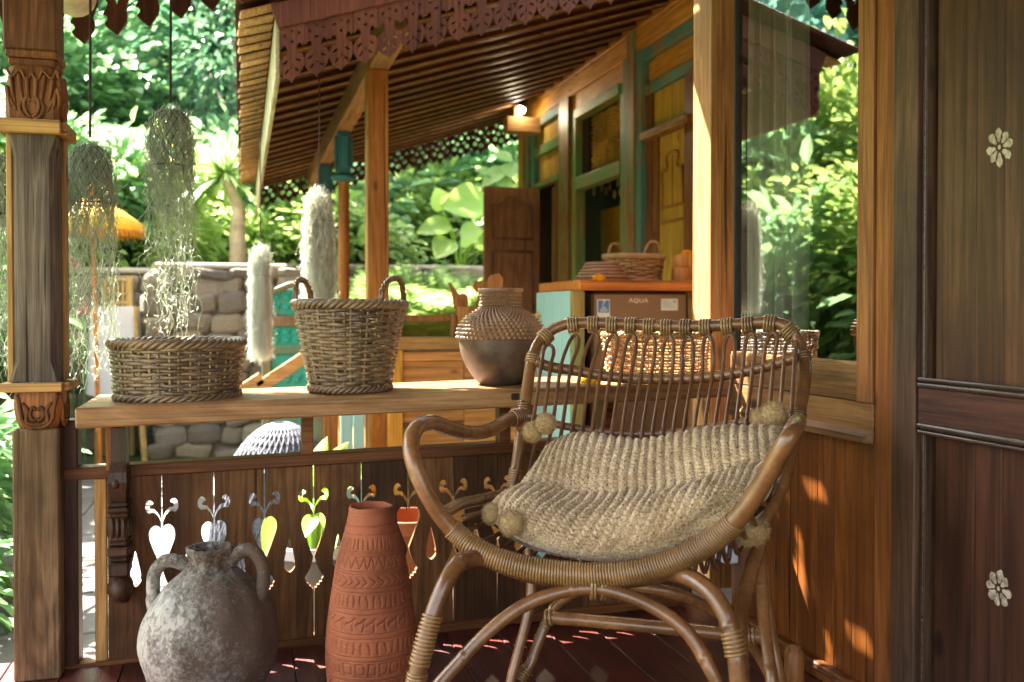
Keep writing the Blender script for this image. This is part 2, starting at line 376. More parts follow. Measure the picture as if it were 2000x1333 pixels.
def knitmat():
    m, t, P = newmat('tweed knit yarn'); g = NG(t); v = g.coords((1, 1, 1), rnd=False)
    n = g.noise(v, 250, 3, .7); n2 = g.noise(v, 9, 3); n3 = g.noise(v, 120, 3, .7)
    c = g.mix(g.ramp(n2, [(.4, 0.0), (.65, 1.0)]), (.47, .325, .175), (.66, .49, .29))
    c = g.mix(g.ramp(n, [(.54, 0.0), (.60, .95)]), c, (.055, .032, .017)); c = g.mix(g.ramp(n3, [(.56, 0.0), (.66, .8)]), c, (.72, .60, .40))
    g.l(c, P.inputs['Base Color']); P.inputs['Roughness'].default_value = .9; P.inputs['Sheen Weight'].default_value = .25
    g.l(g.bump(n, .6, .003), P.inputs['Normal']); return m
M['knit'] = knitmat()
M['pompom'] = plain('yarn fluff', (.38, .26, .12), .95, .3, 160, 0)
M['moss'] = leafmat('spanish moss', (.22, .24, .185), (.46, .50, .40), .42, .8)
M['moss_sunlit'] = leafmat('sunlit spanish moss', (.32, .33, .27), (.60, .61, .54), .4, .8)  # paler copy of the moss, sunlight put into its colour
M['wire'] = plain('rusty wire', (.06, .045, .03), .6, .3, 30)
M['cord'] = plain('dark cord', (.05, .022, .018), .8, .2, 60)
M['clothwhite'] = plain('white cotton', (.76, .76, .80), .85, .05, 6, .1, 60)
M['parasol'] = plain('yellow parasol cloth', (.80, .46, .02), .7, .12, 5)
M['parasolred'] = plain('orange fringe', (.70, .24, .03), .7, .2, 12)
M['pole'] = plain('orange lacquer pole', (.55, .19, .04), .4, .2, 9)
M['marigold'] = plain('marigold petals', (.85, .36, .006), .7, .25, 60)
M['yellowflower'] = plain('yellow petals', (.85, .55, .01), .6, .15, 60)
M['pink'] = plain('pink petals', (.62, .16, .22), .6, .2, 20)
def stonemat():
    m, t, P = newmat('river stone'); g = NG(t); v = g.coords((1, 1, 1)); oi = g.n('ObjectInfo')
    n = g.noise(v, 9, 8, .65); c = g.ramp(oi.outputs['Random'], [(0, (.17, .14, .115)), (.35, (.29, .235, .175)), (.6, (.40, .32, .22)), (.85, (.25, .21, .18)), (1, (.47, .38, .26))])
    c = g.mix(.8, c, g.ramp(n, [(.25, (.45,)*3), (.7, (1.15,)*3)]), 'MULTIPLY')
    g.l(c, P.inputs['Base Color']); P.inputs['Roughness'].default_value = .85; g.l(g.bump(n, .6, .02), P.inputs['Normal']); return m
M['stone'] = stonemat()
M['mortar'] = plain('grey brown mortar', (.20, .175, .145), .95, .3, 8, .5, 30)  # grey brown mortar, mottled at random
M['coping'] = plain('pale mortar cap', (.52, .45, .37), .9, .2, 6, .4, 25)
M['earth'] = plain('garden earth', (.16, .13, .09), .95, .35, 3, .5, 12, c2=(.10, .17, .05))
M['paving'] = plain('pale paving', (.115, .108, .098), .85, .25, 2.5, .3, 25, c2=(.165, .155, .14))
M['fridge'] = plain('brown fridge', (.16, .105, .062), .28, .06, 2, metal=.35, spec=.5)
M['fridgeside'] = plain('pale fridge edge', (.55, .47, .36), .4, .06, 4)
M['stickerblue'] = plain('blue sticker', (.06, .22, .48), .4, .02, 3); M['stickerwhite'] = plain('white sticker', (.72, .76, .78), .45, .03, 3)
M['silver'] = plain('silver lettering', (.75, .7, .62), .3, .02, 3, metal=.6)
M['blueprint'] = plain('faint blue print', (.35, .52, .64), .5, .02, 3)
M['black'] = plain('black wood and dark recess', (.02, .014, .010), .6, .3, 5)  # black wood; also stands in for shade inside openings
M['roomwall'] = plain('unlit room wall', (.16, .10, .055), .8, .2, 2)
M['gold'] = plain('golden fabric', (.85, .48, .02), .6, .2, 40)
M['redbox'] = plain('dark red board', (.22, .02, .02), .5, .1, 4)
M['whitebox'] = plain('white plastic', (.66, .70, .76), .5, .04, 4)
M['potdark'] = plain('dark glazed pot', (.09, .07, .065), .4, .2, 6); M['potrim'] = plain('lilac pot rim', (.42, .38, .48), .5, .1, 6)
M['lampmetal'] = plain('black lamp metal', (.02, .02, .02), .4, .1, 4)
M['lampglow'] = plain('lit lamp lens', (1, .9, .75), .4, .0, 4, emit=((1, .88, .7), 14.0))
M['domeweave'] = plain('grey blue weave', (.11, .115, .14), .75, .35, 90)
M['painted'] = plain('faded cream stencil', (.32, .26, .175), .7, .2, 70, c2=(.60, .52, .39))
def glassmat():
    m, t, P = newmat('window glass'); g = NG(t); t.nodes.remove(P)
    fr = g.n('Fresnel'); fr.inputs[0].default_value = 2.0
    f = g.math('MULTIPLY', fr.outputs[0], 2.1, clamp=True)
    gl = g.n('BsdfGlossy'); gl.inputs['Roughness'].default_value = .0; gl.inputs[0].default_value = (1, 1, 1, 1)
    tr = g.n('BsdfTransparent'); tr.inputs[0].default_value = (.93, .95, .94, 1)
    mx = g.n('MixShader'); g.l(f, mx.inputs[0]); g.l(tr.outputs[0], mx.inputs[1]); g.l(gl.outputs[0], mx.inputs[2])
    g.l(mx.outputs[0], t.nodes['Material Output'].inputs[0]); return m
M['glass'] = glassmat()
def curtainmat():
    m, t, P = newmat('sheer curtain'); g = NG(t); P.inputs['Base Color'].default_value = (.88, .84, .70, 1); P.inputs['Roughness'].default_value = .9
    tr = g.n('BsdfTranslucent'); tr.inputs[0].default_value = (.88, .84, .70, 1); mx = g.n('MixShader'); mx.inputs[0].default_value = .4
    g.l(P.outputs[0], mx.inputs[1]); g.l(tr.outputs[0], mx.inputs[2]); g.l(mx.outputs[0], t.nodes['Material Output'].inputs[0]); return m
M['curtain'] = curtainmat()
# foliage; tree leaf colours cooled and paled in place of shade and haze
M['lf_teal'] = leafmat('blue green tree leaf', (.050, .160, .135), (.160, .350, .280), .42, .28)
M['lf_dark'] = leafmat('dark tree leaf', (.030, .100, .058), (.100, .220, .105), .42, .33, (.27, .36, .14))
M['lf_mid'] = leafmat('mid green leaf', (.058, .165, .068), (.165, .310, .125), .46, .32)
M['lf_bright'] = leafmat('sunlit yellow green leaf', (.115, .230, .045), (.280, .400, .095), .48, .30, (.54, .59, .30))
M['lf_pale'] = leafmat('pale glossy leaf', (.10, .22, .05), (.28, .38, .14), .45, .3, (.5, .55, .35))
M['lf_banana'] = leafmat('broad tropical leaf', (.14, .30, .04), (.32, .47, .10), .5, .33)
M['lf_fern'] = leafmat('fern frond', (.075, .17, .035), (.19, .30, .085), .45, .4, (.36, .42, .2))
M['bark'] = plain('tree bark', (.22, .17, .11), .9, .4, 6, .7, 20)
M['barkpale'] = plain('pale palm bark', (.45, .36, .24), .9, .3, 8, .6, 25)
M['grass'] = leafmat('lawn grass', (.05, .15, .015), (.14, .28, .03), .4, .5)
# ------------------------------------------------------------------ ground
GZ = -0.35
mb = MB()
gx = np.linspace(-60, 60, 41); gy = np.linspace(-20, 110, 45)
vv = np.array([(x, y, GZ-.012+max(0, (y-13))*.16) for y in gy for x in gx])
mb.add(vv, [(j*41+i, j*41+i+1, (j+1)*41+i+1, (j+1)*41+i) for j in range(44) for i in range(40)])
structure('ground', mb, M['earth'])
# paved yard between the porch and the stone wall: slabs with recessed joints
yard = MB(); box(yard, -3.2, 5.2, 2.75, 7.9, GZ-.05, GZ-.004, .002); yd = structure('yard_path', yard, M['mortar'])
for j in range(9):
    for i in range(11):
        x0 = -3.2+i*.76+(.3 if j % 2 else 0); y0 = 2.78+j*.57
        q = MB(); box(q, x0, x0+.745, y0, y0+.555, GZ-.03, GZ+.006+random.uniform(0, .006), .006); part('paving_slab', q, M['paving'], yd)
# ------------------------------------------------------------------ porch floor
WX = 1.38                              # face of the house wall
fl = MB(); box(fl, -.85, WX+.08, -1.6, 2.66, -.12, -.03, .004); pf = structure('porch_floor', fl, M['darkwood'])
nw = 16; pw = (WX+.85)/nw
for i in range(nw):
    q = MB(); box(q, -.85+i*pw+.0012, -.85+(i+1)*pw-.0012, -1.6, 2.655, -.03, random.uniform(-.0012, .0012), .002); part('plank', q, M['floor'], pf)
# ------------------------------------------------------------------ carved porch post on the left
PY = 2.50
def zx(px, py, Y): p = U(px, py, Y=Y); return p[0], p[2]
xa, _ = zx(24, 1000, PY); xb, _ = zx(116, 1000, PY); pd = xb-xa; pcx = (xa+xb)/2
def zP(py): return U(70, py, Y=PY)[2]
post = thing('porch_post', (pcx, PY+pd/2, 0), 'weathered carved wooden porch post with two pale collars at the end of the shelf', 'post')
q = MB(); box(q, xa, xb, PY, PY+pd, 0, zP(838), .004); part('lower_shaft', q, M['post_low'], post)
def carved_block(x0, x1, y0, y1, z0, z1, mat, taper, flip):
    """cushion shaped block with a carved lotus scroll on the two visible faces"""
    b = MB(); n = 9; V = []; F = []
    for k in range(n):
        t = k/(n-1); z = z0+(z1-z0)*t; ins = taper*(math.sin(math.pi*t)**.6*-.25+ (t if flip else 1-t)**3)
        i = ins; r = .010
        for (x, y) in ((x0+i+r, y0+i), (x1-i-r, y0+i), (x1-i, y0+i+r), (x1-i, y1-i-r), (x1-i-r, y1-i), (x0+i+r, y1-i), (x0+i, y1-i-r), (x0+i, y0+i+r)): V.append((x, y, z))
    for k in range(n-1):
        for j in range(8): F.append((k*8+j, k*8+(j+1) % 8, (k+1)*8+(j+1) % 8, (k+1)*8+j))
    F.append(tuple(range(8))[::-1]); F.append(tuple((n-1)*8+j for j in range(8)))
    b.add(V, F); p = part('carved_block', b, mat, post)
    cx = (x0+x1)/2; W = (x1-x0)/2; H = z1-z0
    for face in (0, 1):
        c = MB()
        def P3(u, v, o=.0):
            if face == 0: return (cx+u*W, y0-o, z0+v*H)
            return (x1+o, (y0+y1)/2+u*W, z0+v*H)
        for s in (-1, 1):
            if flip:      # tall lotus: fan of petals over a heart scroll
                for j, (u0, v0, u1, v1, r) in enumerate(((.10, .30, .16, .82, .0055), (.34, .28, .50, .86, .0055), (.62, .26, .80, .80, .005), (.80, .22, .95, .62, .005), (.55, .16, .88, .44, .0045))):
                    tube(c, spline([P3(s*u0, v0, -.001), P3(s*(u0*.6+u1*.4+.03), v0*.5+v1*.5, .002), P3(s*u1, v1, -.001)], 6), [r*.5]+[r]*5+[r*1.1]*5+[r]+[.001], 6)
                tube(c, spline([P3(s*.02, .36, .002), P3(s*.16, .42, .003), P3(s*.28, .30, .003), P3(s*.20, .14, .003), P3(s*.02, .06, .002)], 6), .0048, 6)
                tube(c, spline([P3(s*.30, .40, .0), P3(s*.46, .26, .003), P3(s*.36, .10, .003), P3(s*.04, .01, .001)], 6), .0050, 6)
                tube(c, spline([P3(s*.98, .93, -.002), P3(s*.74, .78, .001), P3(s*.44, .90, .001), P3(s*.20, .72, .0), P3(0, .86, .001)], 6), .0036, 6)
            else:
                tube(c, spline([P3(s*.85, .95, -.002), P3(s*.72, .55, .002), P3(s*.62, .22, .002), P3(s*.30, .05, .002), P3(0, .04, .001)], 6), .0052, 6)
                tube(c, spline([P3(s*.62, .72, -.001), P3(s*.40, .50, .003), P3(s*.46, .22, .003), P3(s*.2, .12, .002), P3(0, .13, .002)], 6), .0050, 6)
                tube(c, spline([P3(s*.02, .52, .001), P3(s*.2, .58, .003), P3(s*.30, .38, .003), P3(s*.14, .24, .003), P3(s*.02, .28, .002)], 6), .0046, 6)
        part('carving', c, mat, p, True)
cx0, _ = zx(27, 800, PY); cx1, _ = zx(118, 800, PY)
carved_block(cx0, cx1, PY, PY+pd, zP(838), zP(767), M['post_warm'], .010, False)
def collar(py0, py1, mat):
    a, b = zP(py1), zP(py0)
    c = MB(); box(c, xa-.034, xb+.012, PY-.024, PY-.0005, a, b, .002); k = part('collar', c, mat, post)
    c = MB(); box(c, xb-.004, xb+.024, PY+.0005, PY+pd+.03, a+.001, b-.001, .002); part('collar_side', c, mat, k)
    c = MB(); box(c, xa-.026, xa+.002, PY+.0005, PY+pd+.03, a+.001, b-.001, .002); part('collar_side', c, mat, k)
collar(748, 765, M['light_x'])
collar(236, 262, M['light_x'])
sx0, _ = zx(16, 500, PY); sx1, _ = zx(114, 500, PY)
q = MB(); e = .020
hw = (sx1-sx0)/2; scx = (sx0+sx1)/2; z0, z1 = zP(747), zP(244); V = []; F = []
for z, k in ((z0, .25), (z0+.05, 1.0), (z1-.075, 1.0), (z1-.025, .25), (z1, .25)):
    c = e*k; y0, y1 = PY+.004, PY+pd
    for (x, y) in ((sx0+c, y0), (sx1-c, y0), (sx1, y0+c*1.6), (sx1, y1-c), (sx1-c, y1), (sx0+c, y1), (sx0, y1-c), (sx0, y0+c)): V.append((x, y, z))
for k in range(4):
    for j in range(8): F.append((k*8+j, k*8+(j+1) % 8, (k+1)*8+(j+1) % 8, (k+1)*8+j))
q.add(V, F); part('shaft', q, M['post_grey'], post)
q = MB(); box(q, sx1-.008, sx1+.006, PY+.052, PY+pd+.004, z0, z1, .002); part('edge_strip', q, M['light_z'], post)
q = MB(); box(q, sx0-.006, sx0+.007, PY+.012, PY+pd+.004, z0, z1, .002); part('edge_strip', q, M['light_z'], post)
ux0, _ = zx(10, 150, PY); ux1, _ = zx(113, 150, PY)
carved_block(ux0, ux1, PY, PY+pd, zP(237), zP(128), M['post_warm'], .009, True)
q = MB(); box(q, ux0+.004, ux1-.004, PY+.003, PY+pd, zP(128), zP(113), .004); part('groove_band', q, M['post_warm'], post)
q = MB(); box(q, ux0-.001, ux1+.001, PY-.003, PY+pd, zP(113), zP(98), .004); part('groove_band', q, M['post_warm'], post)
ux0, _ = zx(4, 40, PY); ux1, _ = zx(110, 40, PY)
q = MB(); box(q, ux0, ux1, PY, PY+pd, zP(98), 1.96, .004); part('upper_shaft', q, M['post_warm'], post)
# ------------------------------------------------------------------ balustrade of fretwork boards
FY = 2.565
def XF(px, Y=FY): return U(px, 1000, Y=Y)[0]
def line3(px0, py0, px1, py1, Y): return U(px0, py0, Y=Y), U(px1, py1, Y=Y)
bal = thing('balustrade', (.45, FY+.02, 0), 'low brown balustrade of boards pierced with hearts and curls under the shelf', 'balustrade')
rl0, rl1 = line3(122, 916.8, 1352, 843.8, FY)        # top front edge of the top rail
RT = lambda X: rl0[2]+(rl1[2]-rl0[2])*(X-rl0[0])/(rl1[0]-rl0[0])
slope = (rl1[2]-rl0[2])/(rl1[0]-rl0[0])
th = .031
q = MB(); beam(q, rl0+np.array([0, .03, -th/2]), rl1+np.array([0, .03, -th/2]), .06, th, bev=.003); part('top_rail', q, M['rail'], bal)
b0 = U(150, 1318, Y=FY); b1 = U(1352, 1180, Y=FY)
t0 = U(177, 1296, Y=FY); t1 = U(862, 1219, Y=FY); sl2 = (t1[2]-t0[2])/(t1[0]-t0[0])
BT = lambda X: t0[2]+sl2*(X-t0[0])
q = MB(); hB = BT(.4)-.0
beam(q, (XF(122), FY+.026, BT(XF(122))-hB/2-.002), (XF(1352), FY+.026, BT(XF(1352))-hB/2-.002), .052, hB+.004, bev=.003); part('bottom_rail', q, M['rail'], bal)
q = MB(); box(q, XF(120), XF(152), FY+.004, FY+.07, 0, U(140, 822, Y=FY)[2], .003); part('end_stile', q, M['darkwood'], bal)
xs0, xs1 = XF(183), XF(207)
q = MB(); box(q, xs0, xs1, FY+.008, FY+.03, BT(xs0), RT(xs0)-th, .002); part('stile', q, M['light_z'], bal)
BW = (XF(974)-XF(315))/7; J0 = XF(315)
def edge_profile(z0, z1, dz):
    """right edge of a board, bottom to top; x is measured inward from the joint"""
    Z = lambda z: z+dz
    heart = spline([(.0022, Z(.238)), (.010, Z(.258)), (.0225, Z(.290)), (.0315, Z(.318)), (.0305, Z(.340)), (.0195, Z(.353)), (.008, Z(.352)), (.0028, Z(.345))], 4)
    foot = [(.0022, Z(.150)), (.0075, Z(.151)), (.0075, Z(.157)), (.0145, Z(.158)), (.0145, Z(.164)), (.0215, Z(.166)), (.0205, Z(.172)), (.0255, Z(.178))]
    foot += spline([(.0235, Z(.184)), (.011, Z(.205)), (.0035, Z(.228)), (.0022, Z(.237))], 3).tolist()
    curl = spline([(.0026, Z(.360)), (.009, Z(.374)), (.021, Z(.386)), (.034, Z(.385)), (.0405, Z(.396)), (.039, Z(.413)), (.030, Z(.421)), (.0215, Z(.416)), (.0205, Z(.409)), (.0275, Z(.405)), (.0285, Z(.399)), (.018, Z(.397)), (.0075, Z(.384)), (.0022, Z(.370))], 3)
    return [(.0014, z0)]+foot+heart.tolist()+curl.tolist()+[(.0013, z1)]
tear = spline([(0, .292), (-.0075, .262), (-.0135, .232), (-.0125, .222), (-.0145, .214), (-.008, .204), (0, .199), (.008, .204), (.0145, .214), (.0125, .222), (.0135, .232), (.0075, .262)], 3, True)
XR = XF(612); dz0 = RT(XR)
nb = 15
for k in range(-1, nb-1):
    xl = J0+k*BW; xr = xl+BW
    if k == -1: xl = XF(209)
    xr = min(xr, XF(1356)); c = (xl+xr)/2
    if xr-xl < .05: continue
    dz = RT(c)-dz0; zb, zt = BT(c)-.004, RT(c)-th+.004
    ep = edge_profile(zb, zt, dz)
    Rr = [(xr-c-x, z) for x, z in ep]; Ll = [(-(xr-c)+x, z) for x, z in ep][::-1]
    if k == -1: Ll = [(xl-c, zt), (xl-c, zb)]
    polys = [Rr+Ll]; mid = (J0+(k+.5)*BW-c)
    polys.append([(x+mid, z+dz) for x, z in tear])
    v, f = plate(polys, .016); q = MB()
    q.add(np.stack([v[:, 0]+c, FY+.020-v[:, 2]+random.uniform(-.001, .001), v[:, 1]], 1), f)
    part('board', q, M['board'], bal)
# struts between rail and shelf
for px0, px1, pyt in ((590, 613, 818), (976, 999, 797), (1180, 1200, 790)):
    x0, x1 = XF(px0), XF(px1); c = (x0+x1)/2
    q = MB(); box(q, x0, x1, FY+.006, FY+.05, RT(c)-.002, .655, .002); part('strut', q, M['rail'], bal)
x0, x1 = XF(207, 2.535), XF(226, 2.535)
q = MB(); box(q, x0, x1, 2.535, 2.564, .50, .64, .002); part('strut', q, M['wall_red'], bal)
# ------------------------------------------------------------------ shelf slab on the balustrade
SY = 2.44
s0, s1 = line3(146, 797.8, 1437, 741.5, SY); sth = s0[2]-U(150, 838.5, Y=SY)[2]
SH = lambda X: s0[2]+(s1[2]-s0[2])*(X-s0[0])/(s1[0]-s0[0])
SD = .38
shelf = thing('shelf', (.45, SY+SD/2, SH(.45)-sth), 'thick pale brown teak plank shelf lying along the balustrade', 'shelf')
q = MB(); beam(q, s0+np.array([0, SD/2, -sth/2]), s1+np.array([0, SD/2, -sth/2]), SD, sth, bev=.004); part('slab', q, M['shelf'], shelf)
kx = U(1025, 770, Y=SY)
q = MB()
for (pa, pb, pc) in ((852, 786, 10),):
    a = U(1015, 779, Y=SY); box(q, a[0]-.024, a[0]-.002, SY-.0025, SY+.006, SH(a[0])-.030, SH(a[0])-.012, .002)
part('knot_plug', q, M['black'], shelf)
# carved bracket: bulbs, bands and beads one above the other
br = MB(); bx = XF(229, 2.47); hw = .022
def bz(py): return U(229, py, Y=2.47)[2]
prof = [(838, 2.49, .016), (905, 2.49, .017), (925, 2.475, .020), (944, 2.47, .022), (962, 2.478, .019), (985, 2.49, .017)]
for i in range(len(prof)-1):
    a, ya, wa = prof[i]; b, yb, wb = prof[i+1]
    z1_, z0_ = bz(a), bz(b)
    V = [(bx-wb, yb, z0_), (bx+wb, yb, z0_), (bx+wb, 2.566, z0_), (bx-wb, 2.566, z0_), (bx-wa, ya, z1_), (bx+wa, ya, z1_), (bx+wa, 2.566, z1_), (bx-wa, 2.566, z1_)]
    br.add(V, [(0, 1, 5, 4), (1, 2, 6, 5), (2, 3, 7, 6), (3, 0, 4, 7)]+([(4, 5, 6, 7)] if i == 0 else []))
bk = part('bracket', br, M['carved'], shelf)
for a, b, w_, y_ in ((985, 992, .023, 2.474), (994, 1003, .025, 2.470), (1005, 1013, .023, 2.474), (1060, 1070, .023, 2.478), (1072, 1090, .026, 2.472), (1093, 1101, .022, 2.482), (1104, 1132, .024, 2.486)):
    q = MB(); box(q, bx-w_, bx+w_, y_, 2.566, bz(b), bz(a), .005); part('band', q, M['carved'], bk)
q = MB(); box(q, bx-.021, bx+.021, 2.482, 2.566, bz(1061), bz(1012), .004)
for s in (-.013, 0, .013):
    sphere(q, (bx+s, 2.478, bz(1034)), (.0075, .012, .026), 10, 8)
sphere(q, (bx-.022, 2.50, bz(1036)), (.008, .016, .024), 10, 8); sphere(q, (bx+.022, 2.50, bz(1036)), (.008, .016, .024), 10, 8)
sphere(q, (bx+.022, 2.535, bz(1036)), (.008, .016, .024), 10, 8)
part('leaf_band', q, M['carved'], bk, 40)
q = MB(); sphere(q, (bx, 2.525, bz(1160)), (.031, .044, .036), 18, 12); part('bulb', q, M['carved'], bk, 40); q = MB(); lathe(q, [(.02, 0), (.024, .012), (.02, .02)], (bx, 2.53, bz(1180)-.012), 14); part('drop_ring', q, M['carved'], bk, 40); q = MB(); sphere(q, (bx-.004, 2.478, bz(946)), (.011, .012, .014), 10, 8)
part('boss', q, M['carved'], bk, 40)
# ------------------------------------------------------------------ corner post where shelf meets the house
CYF = 2.72
cp = thing('corner_post', (1.5, CYF+.07, 0), 'honey brown varnished corner post of three strips beside the window', 'post')
ed = [1354, 1387.5, 1409, 1440]
xl_ = U(1387.5, 500, Y=CYF)[0]
for pa, pb, dy in ((1387.5, 1409, 0), (1409, 1440, .002)):
    x0 = U(pa+.4, 500, Y=CYF)[0]; x1 = U(pb-.4, 500, Y=CYF)[0]
    q = MB(); box(q, x0, x1, CYF+dy, CYF+.125, 0, 2.55, .002); part('strip', q, M['column'], cp)
# ------------------------------------------------------------------ house wall with window
def YW(px, py=700, X=WX): return U(px, py, X=X)[1]
def PW(px, py, X=WX): p = U(px, py, X=X); return p[1], p[2]
hw_ = thing('house_wall', (WX+.03, 1.9, 0), 'polished red brown plank wall of the house below and around the window', 'wall')
yC = 2.457
yr0, yr1 = YW(1709.5), YW(1679)
zs = PW(1690, 786)[1]
# planks of the lower wall
zl = PW(1640, 850)[1]+.002; zbase = PW(1570, 1264)[1]
yy = [yC, YW(1480), YW(1514), YW(1560), YW(1598), YW(1631), YW(1666), YW(1710)]
for i in range(7):
    q = MB(); box(q, WX+random.uniform(0, .0015), WX+.03, yy[i+1]+.0006, yy[i]-.0006, .0, zl, .0016); part('plank', q, M['wall_plank'], hw_)
q = MB(); zt_ = zbase
V = []
box(q, WX-.030, WX-.001, YW(1712), yC, 0, zt_-.002, .004); sk = part('skirting', q, M['wall_plank'], hw_)
q = MB(); box(q, WX-.0335, WX-.0305, YW(1712), yC, zt_-.018, zt_-.012, .001); part('bead', q, M['moulding'], sk)
# ledge board and moulding
z2 = PW(1640, 779)[1]; 
q = MB(); box(q, WX-.004, WX+.03, YW(1708.5), yC, zl+.0005, z2-.0005, .002); part('sill_board', q, M['wall_frame_y'], hw_)
zm0, zm1 = PW(1640, 850)[1]-.003, PW(1640, 831)[1]
q = MB(); v = [(WX-.004, zm1), (WX-.022, zm1-.012), (WX-.022, zm0), (WX-.004, zm0-.001)]; y0, y1 = YW(1703), yC
q.add([(x, y0+.012*(1 if x > WX-.01 else 0)*-1, z) for x, z in v]+[(x, y1, z) for x, z in v], [(0, 1, 5, 4), (1, 2, 6, 5), (2, 3, 7, 6), (3, 2, 1, 0), (4, 5, 6, 7), (3, 0, 4, 7)]); part('ledge_moulding', q, M['wall_frame_y'], hw_)
# window frame and pane
zg0 = PW(1628, 706.5)[1]; GX = WX+.014
win = MB(); box(win, WX-.006, GX+.025, yr1+.001, yC, z2+.001, zg0-.004, .002); wf = part('window_frame', win, M['wall_frame_y'], hw_)
q = MB(); box(q, WX-.002, GX-.003, yr1+.001, yC, zg0-.0035, zg0+.004, .001); part('sill', q, M['light_y'], wf)
q = MB(); box(q, WX-.010, GX+.025, yr0, yr1, zs, 2.45, .002); part('stile', q, M['wall_frame'], wf)
q = MB(); box(q, WX+.002, GX+.015, yC-.008, yC-.001, zg0+.005, 2.45, .002); part('jamb', q, M['black'], wf)
q = MB(); box(q, WX-.006, GX+.025, yr1+.001, yC-.011, 1.96, 2.45, .002); part('head', q, M['wall_frame_y'], wf)
q = MB(); q.add([(GX, yr1-.001, zg0), (GX, yC-.0085, zg0), (GX, yC-.0085, 1.962), (GX, yr1-.001, 1.962)], [(3, 2, 1, 0)]); part('pane', q, M['glass'], wf)
# red strip beside the window, then the worn door post
q = MB(); box(q, WX-.004, WX+.06, YW(1749.5), YW(1712), 0, 2.45, .002); part('trim_strip', q, M['wall_red'], hw_)
q = MB(); box(q, WX+.02, WX+.06, YW(1713), YW(1708), 0, 2.45, .001); part('backing_strip', q, M['black'], hw_)
# upper wall over the window, and the wall going on behind the camera's right shoulder
q = MB(); box(q, WX, WX+.06, -1.6, YW(2120), 0, 2.45, .003); part('wall_end', q, M['wall_plank'], hw_)
q = MB(); box(q, WX-.01, WX+.07, -1.6, yC, 2.452, 2.7, .003); part('top_plate', q, M['wall_frame_y'], hw_)
dp = MB(); box(dp, WX-.012, WX+.07, YW(1796), YW(1750.5), 0, 2.45, .003); solo('door_post', dp, M['doorpost'], 'greyed worn upright post between red strip and dark door', 'post')
# ------------------------------------------------------------------ old panelled door
DX = WX+.006
ya_, yb_ = YW(2105), YW(1797)
door = thing('old_door', (DX, (ya_+yb_)/2, 0), 'dark panelled old wooden door stencilled with two pale flowers', 'door')
q = MB(); box(q, DX-.004, DX+.035, YW(1806), yb_, 0.015, 2.3, .002); part('stile', q, M['doorpost'], door)
q = MB(); box(q, DX-.004, DX+.035, ya_, YW(2062), 0.015, 2.3, .002); part('stile', q, M['door'], door)
ym, zu1 = PW(1900, 758); zu0 = PW(1900, 853)[1]
q = MB(); box(q, DX-.014, DX+.035, YW(2062)+.001, YW(1799), zu0, zu1, .002); rail_ = part('middle_rail', q, M['door_y'], door)
q = MB(); box(q, DX+.026, DX+.034, YW(2062), YW(1806), .016, zu0+.01, .001); part('backing', q, M['black'], door)
pys = [1815, 1891, 1945, 2062]
for i in range(3):
    a, b = YW(pys[i+1]), YW(pys[i])
    q = MB(); box(q, DX+.010, DX+.024, a+.0005, b-.0005, .016, zu0+.01, .0012); part('lower_panel', q, M['door_low'], door)
    q = MB(); box(q, DX+.010, DX+.024, a+.0005, b-.0005, zu1-.01, 2.3, .0012); part('upper_panel', q, M['door'], door)
for zc in (zu1, zu0):
    s = 1 if zc == zu1 else -1; q = MB()
    for dz_, r in ((.003, .0065), (.0155, .005)):
        tube(q, [(DX-.015, YW(2062), zc+s*dz_-s*.008), (DX-.015, YW(1803), zc+s*dz_-s*.008)], r, 10)
    part('moulding', q, M['moulding'], rail_, 50)
q = MB()
for px in (1803.5,):
    tube(q, [(DX-.004, YW(px), .02), (DX-.004, YW(px), zu0-.008)], .003, 8); tube(q, [(DX-.004, YW(px), zu1+.012), (DX-.004, YW(px), 2.3)], .003, 8)
part('bead', q, M['moulding'], door, 50)
def stencil(px, py, r, seed):
    rr = random.Random(seed); q = MB(); y0, z0 = PW(px, py, DX+.010)
    rot0 = rr.uniform(0, .7)
    for k in range(8):
        a = k*math.pi/4+rot0+rr.uniform(-.06, .06); pts = []; ln = rr.uniform(.88, 1.05)
        for t in np.arange(14)*2*math.pi/14:
            u = .62+.36*math.cos(t); v = .20*math.sin(t)*(1.25 if math.cos(t) > 0 else .75)
            u *= rr.uniform(.95, 1.05)*ln; v *= rr.uniform(.85, 1.12); pts.append((r*(u*math.cos(a)-v*math.sin(a)), r*(u*math.sin(a)+v*math.cos(a))))
        q.add([(DX+.0086, y0-x*1.0, z0+z*1.12) for x, z in pts], [tuple(range(14))])
    pts = [(r*.11*math.cos(t), r*.13*math.sin(t)) for t in np.arange(12)*2*math.pi/12]
    q.add([(DX+.0086, y0-x, z0+z) for x, z in pts], [tuple(range(12))])
    o = part('painted_flower', q, M['painted'], door)
stencil(1953, 288, .034, 1); stencil(1951, 1150, .035, 2)
